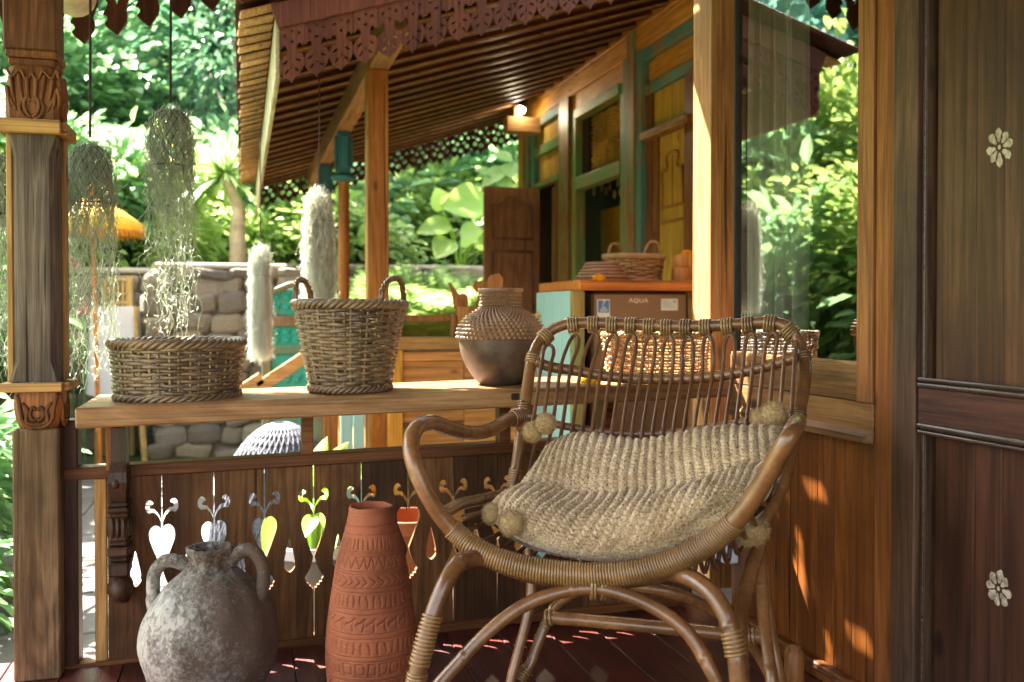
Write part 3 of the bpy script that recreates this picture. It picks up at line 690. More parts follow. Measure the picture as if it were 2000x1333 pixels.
# ------------------------------------------------------------------ unlit room behind the window, curtain
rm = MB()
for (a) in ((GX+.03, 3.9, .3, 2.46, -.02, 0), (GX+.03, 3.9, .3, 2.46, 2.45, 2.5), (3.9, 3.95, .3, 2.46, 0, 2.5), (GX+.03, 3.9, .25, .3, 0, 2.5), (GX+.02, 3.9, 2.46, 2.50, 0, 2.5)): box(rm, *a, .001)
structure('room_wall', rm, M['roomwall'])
cu = MB(); n = 110; ys = np.linspace(2.19, 2.445, n); zz = np.linspace(.45, 2.2, 12); V = []
for j, z in enumerate(zz):
    for i, y in enumerate(ys):
        V.append((GX+.042+.020*math.sin(i*.6+.25*math.sin(z*2+i*.1))+.006*math.sin(i*.23+z), y+.006*math.sin(z*3+i*.4), z))
cu.add(V, [(j*n+i, j*n+i+1, (j+1)*n+i+1, (j+1)*n+i) for j in range(11) for i in range(n-1)])
solo('curtain', cu, M['curtain'], 'sheer pale pleated curtain hanging inside behind the window glass', 'curtain', smooth=True)
# power box low on the wall
q = MB(); y, z = PW(1432, 1082); box(q, WX-.045, WX-.001, y-.035, y+.03, z-.02, z+.03, .004)
solo('socket_box', q, M['whitebox'], 'small white plastic box low on the wall behind the chair', 'socket box')
q = MB(); p = U(1551, 1333, d=2.02); tube(q, [(p[0], p[1], 0), (p[0], p[1], p[2]), U(1551, 1275, d=2.02), U(1551, 1264, d=2.02)], [.0215, .0215, .0215, .014], 16)
solo('wooden_peg', q, M['wall_frame'], 'short round wooden peg standing on floor by the skirting', 'peg', smooth=50)
# ------------------------------------------------------------------ porch roof edge over the post
VY = 3.40
p0 = U(165, 85, Y=VY); p1 = U(475, 5, Y=VY); vs = (p1[2]-p0[2])/(p1[0]-p0[0]); VT = lambda X: p0[2]+vs*(X-p0[0])
pr = thing('porch_roof', (.1, 2.2, 2.0), 'dark plank roof over the porch with pointed fretwork hanging from its edge', 'roof')
xs = np.arange(-1.2, 1.75, .14)
for i, x in enumerate(xs):
    z = VT(x+.07)+.34; q = MB(); beam(q, (x+.07, -1.5, z), (x+.07, VY+.06, z), .138, .02, up=(-vs, 0, 1), bev=.002); part('roof_board', q, M['roofboard'], pr)
q = MB(); beam(q, (-1.2, .92, VT(-1.2)+.366), (1.75, .92, VT(1.75)+.366), 4.84, .02, up=(-vs, 0, 1), bev=.002); part('added_sun_block', q, M['roofboard'], pr)  # solid sheet added to stop sun through gaps between the roof boards
q = MB(); beam(q, (-1.25, VY+.02, VT(-1.25)+.27), (1.6, VY+.02, VT(1.6)+.27), .028, .11, bev=.003); part('barge_board', q, M['roofwood'], pr)
sp = (p1[0]-p0[0])/5
lot = spline([(-.40, .66), (-.30, .56), (-.36, .46), (-.44, .40), (-.34, .36), (-.30, .28), (-.38, .22), (-.20, .10), (-.02, .0)], 3).tolist()
for k in range(-8, 14):
    xc = p0[0]+k*sp
    pts = [(-.5, 1), (-.46, .75)]+lot+[(.02, .0)]+[(.30, .17), (.33, .30), (.27, .38), (.34, .50), (.42, .56), (.46, .75), (.5, 1)]
    pts = [(a*sp*.98, b*.20) for a, b in pts]
    hole = [(-.10*sp, .13), (0, .10), (.10*sp, .13), (0, .165)]
    v, f = plate([pts, hole], .014); z = VT(xc); q = MB()
    q.add(np.stack([v[:, 0]+xc, VY-v[:, 2]+random.uniform(-.002, .002), v[:, 1]+z+v[:, 0]*vs], 1), f); part('valance_piece', q, M['valance_dark'], pr)
lg = MB(); c0 = U(147, -4, Y=3.12); tube(lg, [c0+np.array([0, -1.1, .01]), c0+np.array([0, -.02, 0]), c0], [.062, .064, .060], 18)
solo('purlin_log', lg, M['barkpale'], 'pale round log end resting on top of the porch post', 'log', smooth=50)
# ------------------------------------------------------------------ baskets
def basket(name, c, h, r0, r1, rows, stakes, label, group=None, wr=.0056, mats=('willow', 'stake'), handles=(), rot=0.0, hh=.085, amp=.006, seed=1, wob=.0022, hr=.0065):
    rr = np.random.default_rng(seed); c = np.asarray(c, float)
    t = thing(name, c, label, 'basket', group)
    n = stakes*5; th_ = np.arange(n)*2*math.pi/n
    rad = lambda f: (r0[0]+(r1[0]-r0[0])*f, r0[1]+(r1[1]-r0[1])*f)
    def P3(th, f, off=0, dz=0):
        rx, ry = rad(f); return np.stack([c[0]+(rx+off)*np.cos(th+rot), c[1]+(ry+off)*np.sin(th+rot), c[2]+h*f+dz+0*th], -1)
    wv = MB()
    for k in range(rows):
        f = .06+.86*(k+.5)/rows
        off = amp*np.cos(stakes*th_/2+math.pi*k)+rr.normal(0, wob*.3, n)
        dz = wob*np.sin(th_*rr.integers(2, 5)+rr.uniform(0, 6))+rr.normal(0, wob*.25, n)
        tube(wv, P3(th_, f, off, dz), wr*rr.uniform(.82, 1.12), 6, closed=True, rz=.9)
    part('weave', wv, M[mats[0]], t, True, kind='stuff')
    for k in range(stakes):
        th = 2*math.pi*(k+.0)/stakes; q = MB()
        for d in (-.010, .010):
            f = np.linspace(.02, .97, 7); tube(q, P3(np.full(7, th+d/max(.05, r0[0])*2.0/2), f, rr.normal(0, .0007, 7)), wr*.72, 6)
        part('stake', q, M[mats[1]], t, True)
    for nm, f, R_, tw in (('rim', .965, wr*1.25, 13), ('foot_braid', .045, wr*1.1, 11)):
        q = MB(); n2 = 150; a = np.arange(n2)*2*math.pi/n2
        for j in range(4):
            ph = tw*a+j*math.pi/2
            tube(q, P3(a, f, R_*1.35*np.cos(ph), R_*1.2*np.sin(ph)), R_*.85, 6, closed=True)
        part(nm, q, M[mats[0]], t, True)
    q = MB(); n3 = 40; a = np.arange(n3)*2*math.pi/n3
    lathe(q, [(.001, .004), (.98, .004), (1.0, .010), (.98, .016), (.001, .016)], (0, 0, 0), n3, cap=False); v = q.verts(); q.v = [v*np.array([r0[0]*.97, r0[1]*.97, 1])+c]
    part('base', q, M[mats[0]], t)
    for (ang, spread) in handles:
        q = MB(); s = np.linspace(-1, 1, 25); a = ang+spread*s
        base = P3(a-rot, 1.0); base[:, 2] = c[2]+h*.93+hh*np.sqrt(np.clip(1-np.abs(s)**2.6, 0, 1))
        for j in range(3):
            ph = s*16+j*2*math.pi/3
            o = np.stack([np.cos(ph)*math.cos(ang)*hr*.8, np.cos(ph)*math.sin(ang)*hr*.8, np.sin(ph)*hr*.8], 1)
            tube(q, base+o, hr*.72, 6)
        part('handle', q, M['rattan' if mats[0] == 'willow' else mats[0]], t, True)
    return t
c = U(348, 776, Z=SH(-.1)); c[1] = 2.625; c[0] = U(348, 776, Y=2.625)[0]; c[2] = SH(c[0])
basket('low_basket', c, .150, (.150, .136), (.163, .146), 14, 20, 'low oval grey brown woven basket at the left end of the shelf', seed=3)
c = U(684, 760, Y=2.60); c[2] = SH(c[0])
basket('tall_basket', c, .247, (.103, .103), (.148, .148), 23, 20, 'tall tapered woven basket with two loop handles on the shelf', wr=.0058, handles=((2.62, .36), (-.72, .42)), hh=.078, seed=5)
c = np.array([U(1283, 735, Y=2.60)[0], 2.60, 0]); c[2] = SH(c[0])
basket('wide_basket', c, .138, (.155, .090), (.170, .100), 13, 26, 'pale yellow wicker basket behind the chair back on the shelf end', wr=.0034, mats=('wicker', 'wicker'), seed=8, wob=.0012)
# ------------------------------------------------------------------ woven vase
vc = U(978, 748, Y=2.625); vc[2] = SH(vc[0]); k = np.dot(vc-_O, _fw)/FPX
def vprof(lst, yb): return [(r*k, (yb-y)*k) for y, r in lst]
low = spline(vprof([(752, 36), (751, 41), (744, 49), (730, 60), (710, 71.5), (690, 78.5), (670, 81.5), (664, 82)], 752), 5)
vase = thing('woven_vase', vc, 'round dark clay vase with woven rattan shoulder and neck on the shelf', 'vase')
q = MB(); lathe(q, low, vc, 72); part('clay_body', q, M['vaseclay'], vase, True)
up_ = spline(vprof([(664, 82.5), (655, 83), (642, 80), (630, 72), (620, 60), (611, 45), (604, 38), (592, 36), (582, 36), (576, 38)], 752), 14)
ds = np.concatenate([[0], np.cumsum(np.linalg.norm(np.diff(up_, axis=0), axis=1))]); tot = ds[-1]; rows = 15
m_ = rows*6; n_ = 528; s_ = np.linspace(0, tot, m_); pr_ = np.stack([np.interp(s_, ds, up_[:, 0]), np.interp(s_, ds, up_[:, 1])], 1)
T_ = np.gradient(pr_, axis=0); T_ /= np.linalg.norm(T_, axis=1)[:, None]; Nn = np.stack([T_[:, 1], -T_[:, 0]], 1)
a = np.arange(n_)*2*math.pi/n_; ph = s_/tot*rows; row = np.floor(ph); fr = ph-row
d_ = .0085*np.sin(math.pi*fr)[:, None]**.7*(.12+.88*np.abs(np.cos(25*a[None, :]+(row*1.1)[:, None]))**.8)
V = np.stack([(pr_[:, 0:1]+Nn[:, 0:1]*d_)*np.cos(a)+vc[0], (pr_[:, 0:1]+Nn[:, 0:1]*d_)*np.sin(a)+vc[1], pr_[:, 1:2]+Nn[:, 1:2]*d_+vc[2]], 2)
q = MB(); q.add(V.reshape(-1, 3), [(i*n_+j, i*n_+(j+1) % n_, (i+1)*n_+(j+1) % n_, (i+1)*n_+j) for i in range(m_-1) for j in range(n_)])
part('woven_cover', q, M['vaseweave'], vase, True)
q = MB(); lathe(q, vprof([(577, 37), (574, 41), (571, 44), (568, 44.5), (566, 43), (567, 38), (580, 34), (620, 34)], 752), vc, 60, cap=False); part('lip', q, M['vaseweave'], vase, True)
# ------------------------------------------------------------------ marigolds
def marigold(c, r, label, group='marigold flowers', mat='marigold'):
    q = MB(); c = np.asarray(c, float)
    for k in range(260):
        a = random.uniform(0, 2*math.pi); e = math.acos(random.uniform(-.1, 1)); rr = r*random.uniform(.75, 1.0)
        n = np.array([math.sin(e)*math.cos(a), math.sin(e)*math.sin(a), math.cos(e)*.75]); p = c+n*rr+np.array([0, 0, r*.15])
        t1 = nrm(np.cross(n, (random.random()-.5, random.random()-.5, random.random()-.5))); t2 = np.cross(n, t1); s = r*.20
        q.add([p-t1*s-n*s*.8, p+t2*s*.35+n*s*.2, p+t1*s+n*s*.5, p-t2*s*.35+n*s*.25], [(0, 1, 2, 3)])
    sphere(q, c+np.array([0, 0, r*.2]), (r*.75, r*.75, r*.6), 12, 8)
    return solo('marigold', q, M[mat], label, 'flower', group)
p = U(1152, 733, Y=2.50); marigold((p[0], p[1], SH(p[0])), .026, 'yellow marigold lying on the shelf behind the chair spindles', mat='yellowflower')
# ------------------------------------------------------------------ stone jar
jd = 2.14; jk = jd/FPX; jc = U(411, 1200, d=jd); jc[2] = 0
jz = lambda y: EYE-(y-609)*jk
jl = [(1378, 60), (1376, 68), (1360, 84), (1330, 105), (1300, 120), (1265, 129.5), (1230, 130), (1200, 123), (1175, 111), (1150, 93), (1130, 73), (1115, 55), (1104, 43), (1093, 38), (1083, 40), (1076, 43), (1070, 44), (1067, 42), (1068, 37), (1080, 33), (1100, 33), (1130, 60)]
jar = thing('stone_jar', (jc[0], jc[1], 0), 'large grey crusted stone jar with two looped handles on the floor', 'jar')
pr_ = spline([(r*jk, jz(y)) for y, r in jl], 5); n_ = 150; a = np.arange(n_)*2*math.pi/n_
nz = np.array([[.0022*math.sin(5*t+31*z)+.0016*math.sin(11*t-17*z+1) + rng.normal(0, .0005) for t in a] for _, z in pr_])
V = np.stack([(pr_[:, 0:1]+nz)*np.cos(a)+jc[0], (pr_[:, 0:1]+nz)*np.sin(a)+jc[1], np.repeat(pr_[:, 1:2], n_, 1)], 2)
q = MB(); q.add(V.reshape(-1, 3), [(i*n_+j, i*n_+(j+1) % n_, (i+1)*n_+(j+1) % n_, (i+1)*n_+j) for i in range(len(pr_)-1) for j in range(n_)]+[tuple(range(n_))[::-1]])
part('body', q, M['jar'], jar, True)
for pts in ([(303, 1188), (299, 1150), (303, 1118), (322, 1097), (348, 1097), (372, 1108), (388, 1118)], [(505, 1172), (513, 1148), (514, 1112), (502, 1084), (482, 1074), (462, 1084), (444, 1102)]):
    q = MB(); tube(q, spline([U(x, y, d=jd) for x, y in pts], 6), [.018]*4+[.0150]*(6*(len(pts)-1)-7)+[.017]*4, 14, rz=1.25); part('handle', q, M['jar'], jar, True)
# ------------------------------------------------------------------ terracotta vase with incised bands
td = 2.12; tk = td/FPX; tc_ = U(725.5, 1200, d=td); tc_[2] = 0
tl = [(1386, 70), (1384, 75), (1350, 82), (1300, 88), (1250, 88.5), (1200, 84), (1150, 77), (1100, 69), (1070, 62), (1045, 55), (1025, 49.5), (1008, 45.5), (996, 43.5), (990, 43), (987, 41), (989, 38), (1010, 37), (1060, 40)]
pp = spline([(r, y) for y, r in tl], 40); ds = np.concatenate([[0], np.cumsum(np.linalg.norm(np.diff(pp, axis=0), axis=1))])
m_ = 560; n_ = 400; s_ = np.linspace(0, ds[-1], m_); rr_ = np.interp(s_, ds, pp[:, 0]); yy_ = np.interp(s_, ds, pp[:, 1]); outer = s_ < ds[np.argmin(pp[:, 1])]-3
a = np.arange(n_)*2*math.pi/n_; TH, YY = np.meshgrid(a, yy_)
def box_(x, lo, hi, s=.8): return 1/(1+np.exp(-(x-lo)/s))*1/(1+np.exp((x-hi)/s))
D = np.zeros_like(YY); dst = lambda d, w: np.clip(1.25-np.abs(d)/w, 0, 1)
for yb in (1019, 1034, 1064, 1068, 1099, 1104, 1130, 1138, 1168, 1177, 1212, 1222, 1254, 1263, 1291, 1300, 1330, 1338): D = np.maximum(D, .75*dst(YY-yb, 1.6))
TH = TH+.022*np.sin(5*TH+YY*.06)+.012*np.sin(17*TH+YY*.21); YY = YY+.9*np.sin(2*TH+1)+.5*np.sin(7*TH+YY*.05)
def col(N): x = TH*N/(2*math.pi); return x-np.floor(x)
for lo, hi, N in ((1041, 1060, 40), (1143, 1164, 40), (1228, 1249, 38)): D = np.maximum(D, box_(YY, lo, hi)*dst((col(N)-.5)*12, 2.0))
f = col(26); t_ = (YY-1071)/24; D = np.maximum(D, box_(YY, 1071, 1095)*np.maximum(dst((np.abs(f-.5)*2-(1-t_))*8, 1.2), dst(YY-1071.5, 1.2)*(f*0+1)))
for lo, hi, sgn in ((1108, 1127, 1), (1304, 1326, -1)):
    mid = (lo+hi)/2; f = (TH*30/(2*math.pi)+sgn*np.abs(YY-mid)/14) % 1; D = np.maximum(D, box_(YY, lo, hi)*dst((f-.5)*13, 1.9))
f = col(24); t_ = (YY-1182)/26; D = np.maximum(D, box_(YY, 1182, 1208)*np.maximum(dst((f-t_*.0-.8)*14, 1.5)*(t_ > .15), dst((t_-(.55-.5*f**1.5))*12, 1.5)))
f = col(24); t_ = (YY-1267)/20; sq = np.maximum(np.abs(f-.5)*2/.62, np.abs(t_-.5)*2); D = np.maximum(D, box_(YY, 1264, 1290)*dst((sq-1)*7, 1.5))
D *= outer[:, None]*(.78+.22*np.sin(9*TH+YY*.13)*np.sin(4*TH-YY*.07)); RR = rr_[:, None]*tk-.0034*D+.0012*np.sin(YY*.9)*.15
V = np.stack([RR*np.cos(a)+tc_[0], RR*np.sin(a)+tc_[1], EYE-(YY-609)*tk], 2)
q = MB(); q.add(V.reshape(-1, 3), [(i*n_+j, i*n_+(j+1) % n_, (i+1)*n_+(j+1) % n_, (i+1)*n_+j) for i in range(m_-1) for j in range(n_)]+[tuple(range(n_))[::-1]])
solo('terracotta_vase', q, M['terra'], 'tall red terracotta vase incised with patterned bands standing on the floor', 'vase', smooth=True)
# ------------------------------------------------------------------ rattan armchair
ch = thing('rattan_armchair', (.8, 1.85, 0), 'brown rattan armchair with looped spindle back and wrapped front rim', 'armchair')
def K(pts, n=7, closed=False): return spline([U(x, y, d=d) for x, y, d in pts], n, closed)
def nodes_(P, r, seed):
    L = np.concatenate([[0], np.cumsum(np.linalg.norm(np.diff(P, axis=0), axis=1))]); r = np.broadcast_to(np.asarray(r, float), (len(P),)).copy(); x = random.Random(seed); s = x.uniform(.05, .2)
    while s < L[-1]: r *= 1+.085*np.exp(-((L-s)/.0045)**2)-.03*np.exp(-((L-s-.010)/.004)**2); s += x.uniform(.16, .30)
    return r*(1+.012*np.sin(L*23+seed))
def pole(name, pts, r, mat='rattan', parent=None, k=14, n=7):
    P = K(pts, n); Pf = K(pts, 26); q = MB(); tube(q, Pf, nodes_(Pf, r, len(COL.objects)), k)
    return part(name, q, M[mat], parent or ch, True), P
def winding(P, rp, width, sides=5, flat=.38):
    """a strip of cane wound round a pole"""
    L = np.concatenate([[0], np.cumsum(np.linalg.norm(np.diff(P, axis=0), axis=1))]); turns = max(2, int(L[-1]/width)); n = turns*16
    s = np.linspace(0, L[-1], n); C = np.stack([np.interp(s, L, P[:, i]) for i in range(3)], 1); T, N, B = frames(C)
    rp = np.interp(s, np.linspace(0, L[-1], len(np.atleast_1d(rp))), np.atleast_1d(rp)) if np.ndim(rp) else rp
    an = np.linspace(0, turns*2*math.pi, n); rr = (rp+width*.04) * np.ones(n)
    Q = C+rr[:, None]*(np.cos(an)[:, None]*N+np.sin(an)[:, None]*B)
    q = MB(); tube(q, Q, width*.47, sides); return q
bf = [(1003, 962, 2.26), (1011, 900, 2.30), (1021, 825, 2.34), (1032, 745, 2.39), (1040, 700, 2.42), (1056, 664, 2.455), (1090, 639, 2.47), (1135, 631, 2.46), (1220, 633, 2.43), (1300, 637, 2.40), (1380, 637, 2.36), (1450, 633, 2.32), (1500, 629, 2.29), (1535, 639, 2.27), (1560, 668, 2.25), (1571, 706, 2.23), (1571, 745, 2.20), (1564, 790, 2.16), (1555, 832, 2.12), (1543, 890, 2.07), (1522, 960, 2.02), (1490, 1020, 1.98), (1440, 1062, 1.97)]
_, PB = pole('back_frame', bf, .0150)
ring = [(1030, 812, 2.355), (1010, 816, 2.33), (990, 822, 2.30), (962, 838, 2.23), (925, 846, 2.13), (882, 838, 2.02), (846, 826, 1.935), (822, 830, 1.885), (806, 849, 1.85), (803, 880, 1.825), (813, 920, 1.81), (834, 966, 1.81), (862, 1010, 1.82), (890, 1040, 1.825), (925, 1069, 1.815), (975, 1094, 1.805), (1030, 1110, 1.795), (1095, 1120, 1.787), (1165, 1124, 1.777), (1240, 1118, 1.762), (1310, 1099, 1.742), (1370, 1070, 1.715), (1420, 1034, 1.685), (1462, 987, 1.655), (1500, 926, 1.625), (1530, 872, 1.60), (1544, 850, 1.60), (1552, 838, 1.63), (1556, 829, 1.70), (1558, 825, 1.82), (1560, 822, 1.98), (1560, 820, 2.10)]
PR = K(ring, 8); rad_ = np.full(len(PR), .0165); lx = np.array([p[0] for p in ring])
i0, i1 = 13*8, 22*8; tt = np.arange(len(PR)); bump_ = np.clip((tt-i0+10)/30, 0, 1)*np.clip((i1+14-tt)/34, 0, 1); rad_ = rad_+.0045*bump_
q = MB(); tube(q, PR, rad_, 16); arm = part('arm_and_rim_pole', q, M['rattan'], ch, True)
q = winding(PR[i0-2:i1+4], rad_[i0-2:i1+4]+.0008, .0058); part('rim_wrapping', q, M['wrap'], arm, True)
# rails of the back
mid = [(1046, 706, 2.405), (1075, 717, 2.41), (1120, 724, 2.405), (1200, 737, 2.385), (1300, 741, 2.355), (1400, 735, 2.305), (1480, 720, 2.25), (1556, 698, 2.215)]
lowr = [(1030, 812, 2.335), (1090, 830, 2.32), (1150, 840, 2.30), (1230, 848, 2.26), (1320, 845, 2.22), (1400, 834, 2.18), (1480, 820, 2.14), (1550, 808, 2.11)]
_, PM = pole('middle_rail', mid, .0135); _, PL = pole('lower_rail', lowr, .0095, 'cane')
def at(P, f):
    L = np.concatenate([[0], np.cumsum(np.linalg.norm(np.diff(P, axis=0), axis=1))]); s = np.clip(f, 0, 1)*L[-1]
    return np.array([np.interp(s, L, P[:, i]) for i in range(3)])
bxs = [(1069, 655, 2.455), (1120, 637, 2.462), (1159, 634, 2.452), (1195, 634, 2.438), (1231, 635, 2.425), (1267, 637, 2.412), (1302, 638, 2.40), (1339, 638, 2.38), (1378, 637, 2.36), (1421, 635, 2.335), (1462, 632, 2.312), (1504, 631, 2.288), (1541, 645, 2.265)]
nS = 26; rimc = PR[i0-10:i1+20]
for j, (bx_, by_, bd_) in enumerate(bxs):
    fa, fb = (2*j+.62)/nS, (2*j+1.62)/nS
    top = U(bx_+5, by_+19, d=bd_-.012); legs = []
    for f in (fa, fb):
        m0 = at(PM, f)-_fw*.016; l0 = at(PL, f)-_fw*.012; r0 = at(rimc, .04+.93*f)
        e_ = abs(2*f-1)**2; s1 = l0*.88+r0*.12+np.array([0, 0, -.12*(1-e_)]); s2 = l0*.66+r0*.34; s2[2] = max(.41, r0[2]-.0)*e_+.41*(1-e_); s3 = l0*.33+r0*.67; s3[2] = (r0[2]-.015)*e_+min(.365, r0[2]-.02)*(1-e_); r1 = r0+np.array([0, .012, -.006])
        legs.append([m0, l0, s1, s2, s3, r1])
    wv_ = legs[1][0]-legs[0][0]; hgt_ = top-(legs[0][0]+legs[1][0])/2
    lt = [legs[0][0]+hgt_*.62-wv_*.02, top-wv_*.36-hgt_*.10]; rt_ = [top+wv_*.42-hgt_*.12, legs[1][0]+hgt_*.60+wv_*.06]
    C = spline(legs[0][::-1]+lt+[top]+rt_+legs[1], 6); q = MB(); tube(q, C, .0049, 8); o = part('spindle_loop', q, M['cane'], ch, True)
    q = MB()
    for L_ in legs:
        for cpt in (L_[0]+_fw*.004, L_[1]+_fw*.004): sphere(q, cpt, (.0085, .0075, .0085), 8, 6)
        sphere(q, L_[5], .0085, 8, 6)
    part('knot', q, M['cane'], o, True, kind='stuff')
    # binding round the top frame
    fi = np.argmin(np.linalg.norm(PB-U(bx_, by_, d=bd_), axis=1)); seg = PB[max(0, fi-2):fi+3]; T = nrm(seg[-1]-seg[0]); cen = U(bx_, by_+2, d=bd_)
    q = MB()
    for e in (-.0095, -.0032, .0032, .0095):
        a_ = np.arange(16)*2*math.pi/16; nn = nrm(np.cross(T, (0, 1, .1))); bb = np.cross(T, nn); c0 = PB[fi]+T*e*1.15+T*((cen-PB[fi])@T)
        tube(q, c0+np.outer(np.cos(a_)*.0200, nn)+np.outer(np.sin(a_)*.0185, bb)-np.array([0, 0, .0045]), .0034, 6, closed=True)
    part('binding', q, M['wrap'], ch, True)
# wrapped joints of the frame
def wrapseg(P, a, b, r, w=.0062, mat='wrap'):
    i, j = int(a*(len(P)-1)), int(b*(len(P)-1)); part('joint_wrapping', winding(P[i:j+1], r, w), M[mat], ch, True)
wrapseg(PB, .170, .190, .0158); wrapseg(PB, .665, .685, .0158); wrapseg(PB, .795, .825, .0160, mat='rattan'); wrapseg(PB, .01, .035, .0158); wrapseg(PB, .085, .115, .018, mat='rattan')
wrapseg(PR, .0, .05, .0195, .007, 'rattan')
# side rails of the seat and the underframe
pole('seat_rail', [(868, 1002, 1.86), (900, 985, 1.93), (945, 975, 2.03), (1000, 962, 2.20)], .0125)
pole('seat_rail', [(905, 1012, 1.88), (960, 998, 2.0), (1030, 985, 2.15)], .0065, 'cane')
def foot(x, y, d): return (x, 609+FPX*EYE/d+4, d)
_, PF = pole('front_leg_arch', [foot(768, 0, 1.70), (812, 1333, 1.705), (826, 1270, 1.71), (841, 1216, 1.72), (856, 1172, 1.73), (870, 1140, 1.74), (886, 1112, 1.76), (905, 1096, 1.78), (932, 1090, 1.80), (965, 1099, 1.82), (1030, 1122, 1.845), (1100, 1134, 1.85), (1180, 1138, 1.84), (1250, 1130, 1.82), (1306, 1120, 1.77), (1346, 1129, 1.72), (1384, 1153, 1.68), (1410, 1188, 1.655), (1426, 1227, 1.64), (1436, 1274, 1.63), (1443, 1333, 1.625), foot(1472, 0, 1.62)], .0165)
n_ = len(PF); q = winding(PF[9:24], .0168, .0066); part('leg_wrapping', q, M['wrap'], ch, True); q = winding(PF[3:9], .0168, .0066); part('leg_wrapping', q, M['wrap'], ch, True); q = winding(PF[n_-21:n_-12], .0168, .0066); part('leg_wrapping', q, M['wrap'], ch, True)
pole('lower_arch', [(800, 1408, 1.72), (860, 1335, 1.745), (897, 1294, 1.755), (942, 1246, 1.765), (988, 1206, 1.775), (1033, 1178, 1.78), (1072, 1163, 1.78), (1118, 1152, 1.778), (1160, 1150, 1.77), (1195, 1155, 1.76), (1247, 1172, 1.74), (1296, 1198, 1.72), (1335, 1228, 1.70), (1364, 1266, 1.685), (1387, 1308, 1.67), (1402, 1340, 1.665), (1430, 1420, 1.65)], .0130)
q = MB()
for xx in (1158, 1178):
    c0 = U(xx, 1146, d=1.775); a_ = np.arange(16)*2*math.pi/16
    for e in (-.003, .003): tube(q, c0+np.outer(np.cos(a_)*.0185, _fw)+np.outer(np.sin(a_)*.024, (0, 0, 1))+_rt*e, .003, 6, closed=True)
part('tie', q, M['wrap'], ch, True)
pole('rear_leg', [(1031, 1040, 2.14), (1034, 1100, 2.13), (1038, 1150, 2.12), (1032, 1195, 2.11), (1020, 1245, 2.10), (1007, 1292, 2.09), (997, 1333, 2.08), foot(985, 0, 2.07)], .0115)
_, P_ = pole('rear_arch', [(1014, 1330, 2.10), (1036, 1296, 2.12), (1051, 1256, 2.13), (1067, 1218, 2.14), (1092, 1178, 2.14), (1140, 1150, 2.10), (1200, 1143, 2.05), (1270, 1149, 2.0), (1335, 1165, 2.0), (1385, 1188, 2.02), (1432, 1220, 2.04), (1478, 1275, 2.06), (1512, 1335, 2.06)], .0125)
wrapseg(P_, .0, .07, .0125, .006)
pole('brace', [(1487, 1050, 1.93), (1476, 1085, 1.90), (1463, 1128, 1.85), (1452, 1178, 1.79), (1446, 1228, 1.73), (1446, 1290, 1.67), (1450, 1360, 1.64)], .0145)
pole('rear_leg', [(1484, 1060, 2.02), (1491, 1127, 2.01), (1499, 1192, 2.0), (1507, 1250, 2.0), (1519, 1310, 1.99), (1527, 1350, 1.99), foot(1535, 0, 1.98)], .0135)
pole('brace', [(1483, 1066, 1.98), (1488, 1150, 1.93), (1494, 1230, 1.88), (1503, 1300, 1.84), (1508, 1340, 1.82), foot(1520, 0, 1.78)], .0125)
_, P_ = pole('stretcher', [(1066, 1206, 2.13), (1130, 1211, 2.11), (1250, 1222, 2.07), (1370, 1234, 2.03), (1436, 1240, 2.01), (1496, 1246, 1.99)], .0150)
wrapseg(P_, .86, .95, .0152, .008); wrapseg(P_, .02, .07, .0152, .008)
pole('brace', [(916, 1068, 1.90), (900, 1090, 1.86), (885, 1112, 1.80), (875, 1135, 1.76)], .0105)
# ------------------------------------------------------------------ knitted cushion with pompoms
G = np.array([[U(*p[:2], d=p[2]) for p in row] for row in [
    [(1066, 872, 2.22), (1150, 862, 2.24), (1270, 877, 2.18), (1405, 856, 2.09), (1530, 834, 1.98)],
    [(1040, 925, 2.13), (1140, 915, 2.12), (1270, 925, 2.06), (1405, 905, 1.98), (1530, 885, 1.90)],
    [(1000, 965, 2.05), (1120, 988, 2.02), (1262, 992, 1.95), (1400, 962, 1.89), (1515, 938, 1.83)],
    [(962, 985, 1.98), (1075, 1028, 1.91), (1230, 1040, 1.85), (1382, 1012, 1.80), (1494, 980, 1.77)],
    [(950, 1012, 1.93), (1036, 1066, 1.87), (1176, 1098, 1.83), (1322, 1076, 1.78), (1442, 1016, 1.74)]]])
nu, nv = 330, 300
def evalgrid(G, nu, nv):
    rows = np.array([spline(r, 24) for r in G]); rows = np.array([[np.interp(np.linspace(0, 1, nu), np.linspace(0, 1, r.shape[0]), r[:, i]) for i in range(3)] for r in rows]).transpose(0, 2, 1)
    out = []
    for j in range(nu):
        c = spline(rows[:, j], 24); out.append(np.stack([np.interp(np.linspace(0, 1, nv), np.linspace(0, 1, len(c)), c[:, i]) for i in range(3)], 1))
    return np.array(out).transpose(1, 0, 2)
B = evalgrid(G, nu, nv); u = np.linspace(0, 1, nu)[None, :]; v = np.linspace(0, 1, nv)[:, None]
tu = np.gradient(B, axis=1); tv = np.gradient(B, axis=0); Nr = np.cross(tu, tv); Nr /= np.linalg.norm(Nr, axis=2)[..., None]
if (Nr @ _fw).mean() > 0: Nr = -Nr
edge = np.clip(1-np.abs(2*u-1)**5, 0, 1)**.5*np.clip(1-np.abs(2*v-1)**5, 0, 1)**.5
h = .048*edge*(1-.55*np.exp(-((v-.46-.05*u)/.055)**2)*np.clip(1.1-1.6*u, 0, 1)-.30*np.exp(-((v-.52+.5*(u-.7))/.06)**2)*np.clip((u-.4)*2, 0, 1))
h = h+.008*edge*(np.sin(5*u+3*v+1)*np.sin(4*v-2*u)+.5*np.sin(13*u-9*v))
uu = u+.010*np.sin(5*v+2*u)+.002*np.sin(15*v+5*u); rib = uu*29; fr = rib-np.floor(rib); w_ = np.abs(2*fr-1)
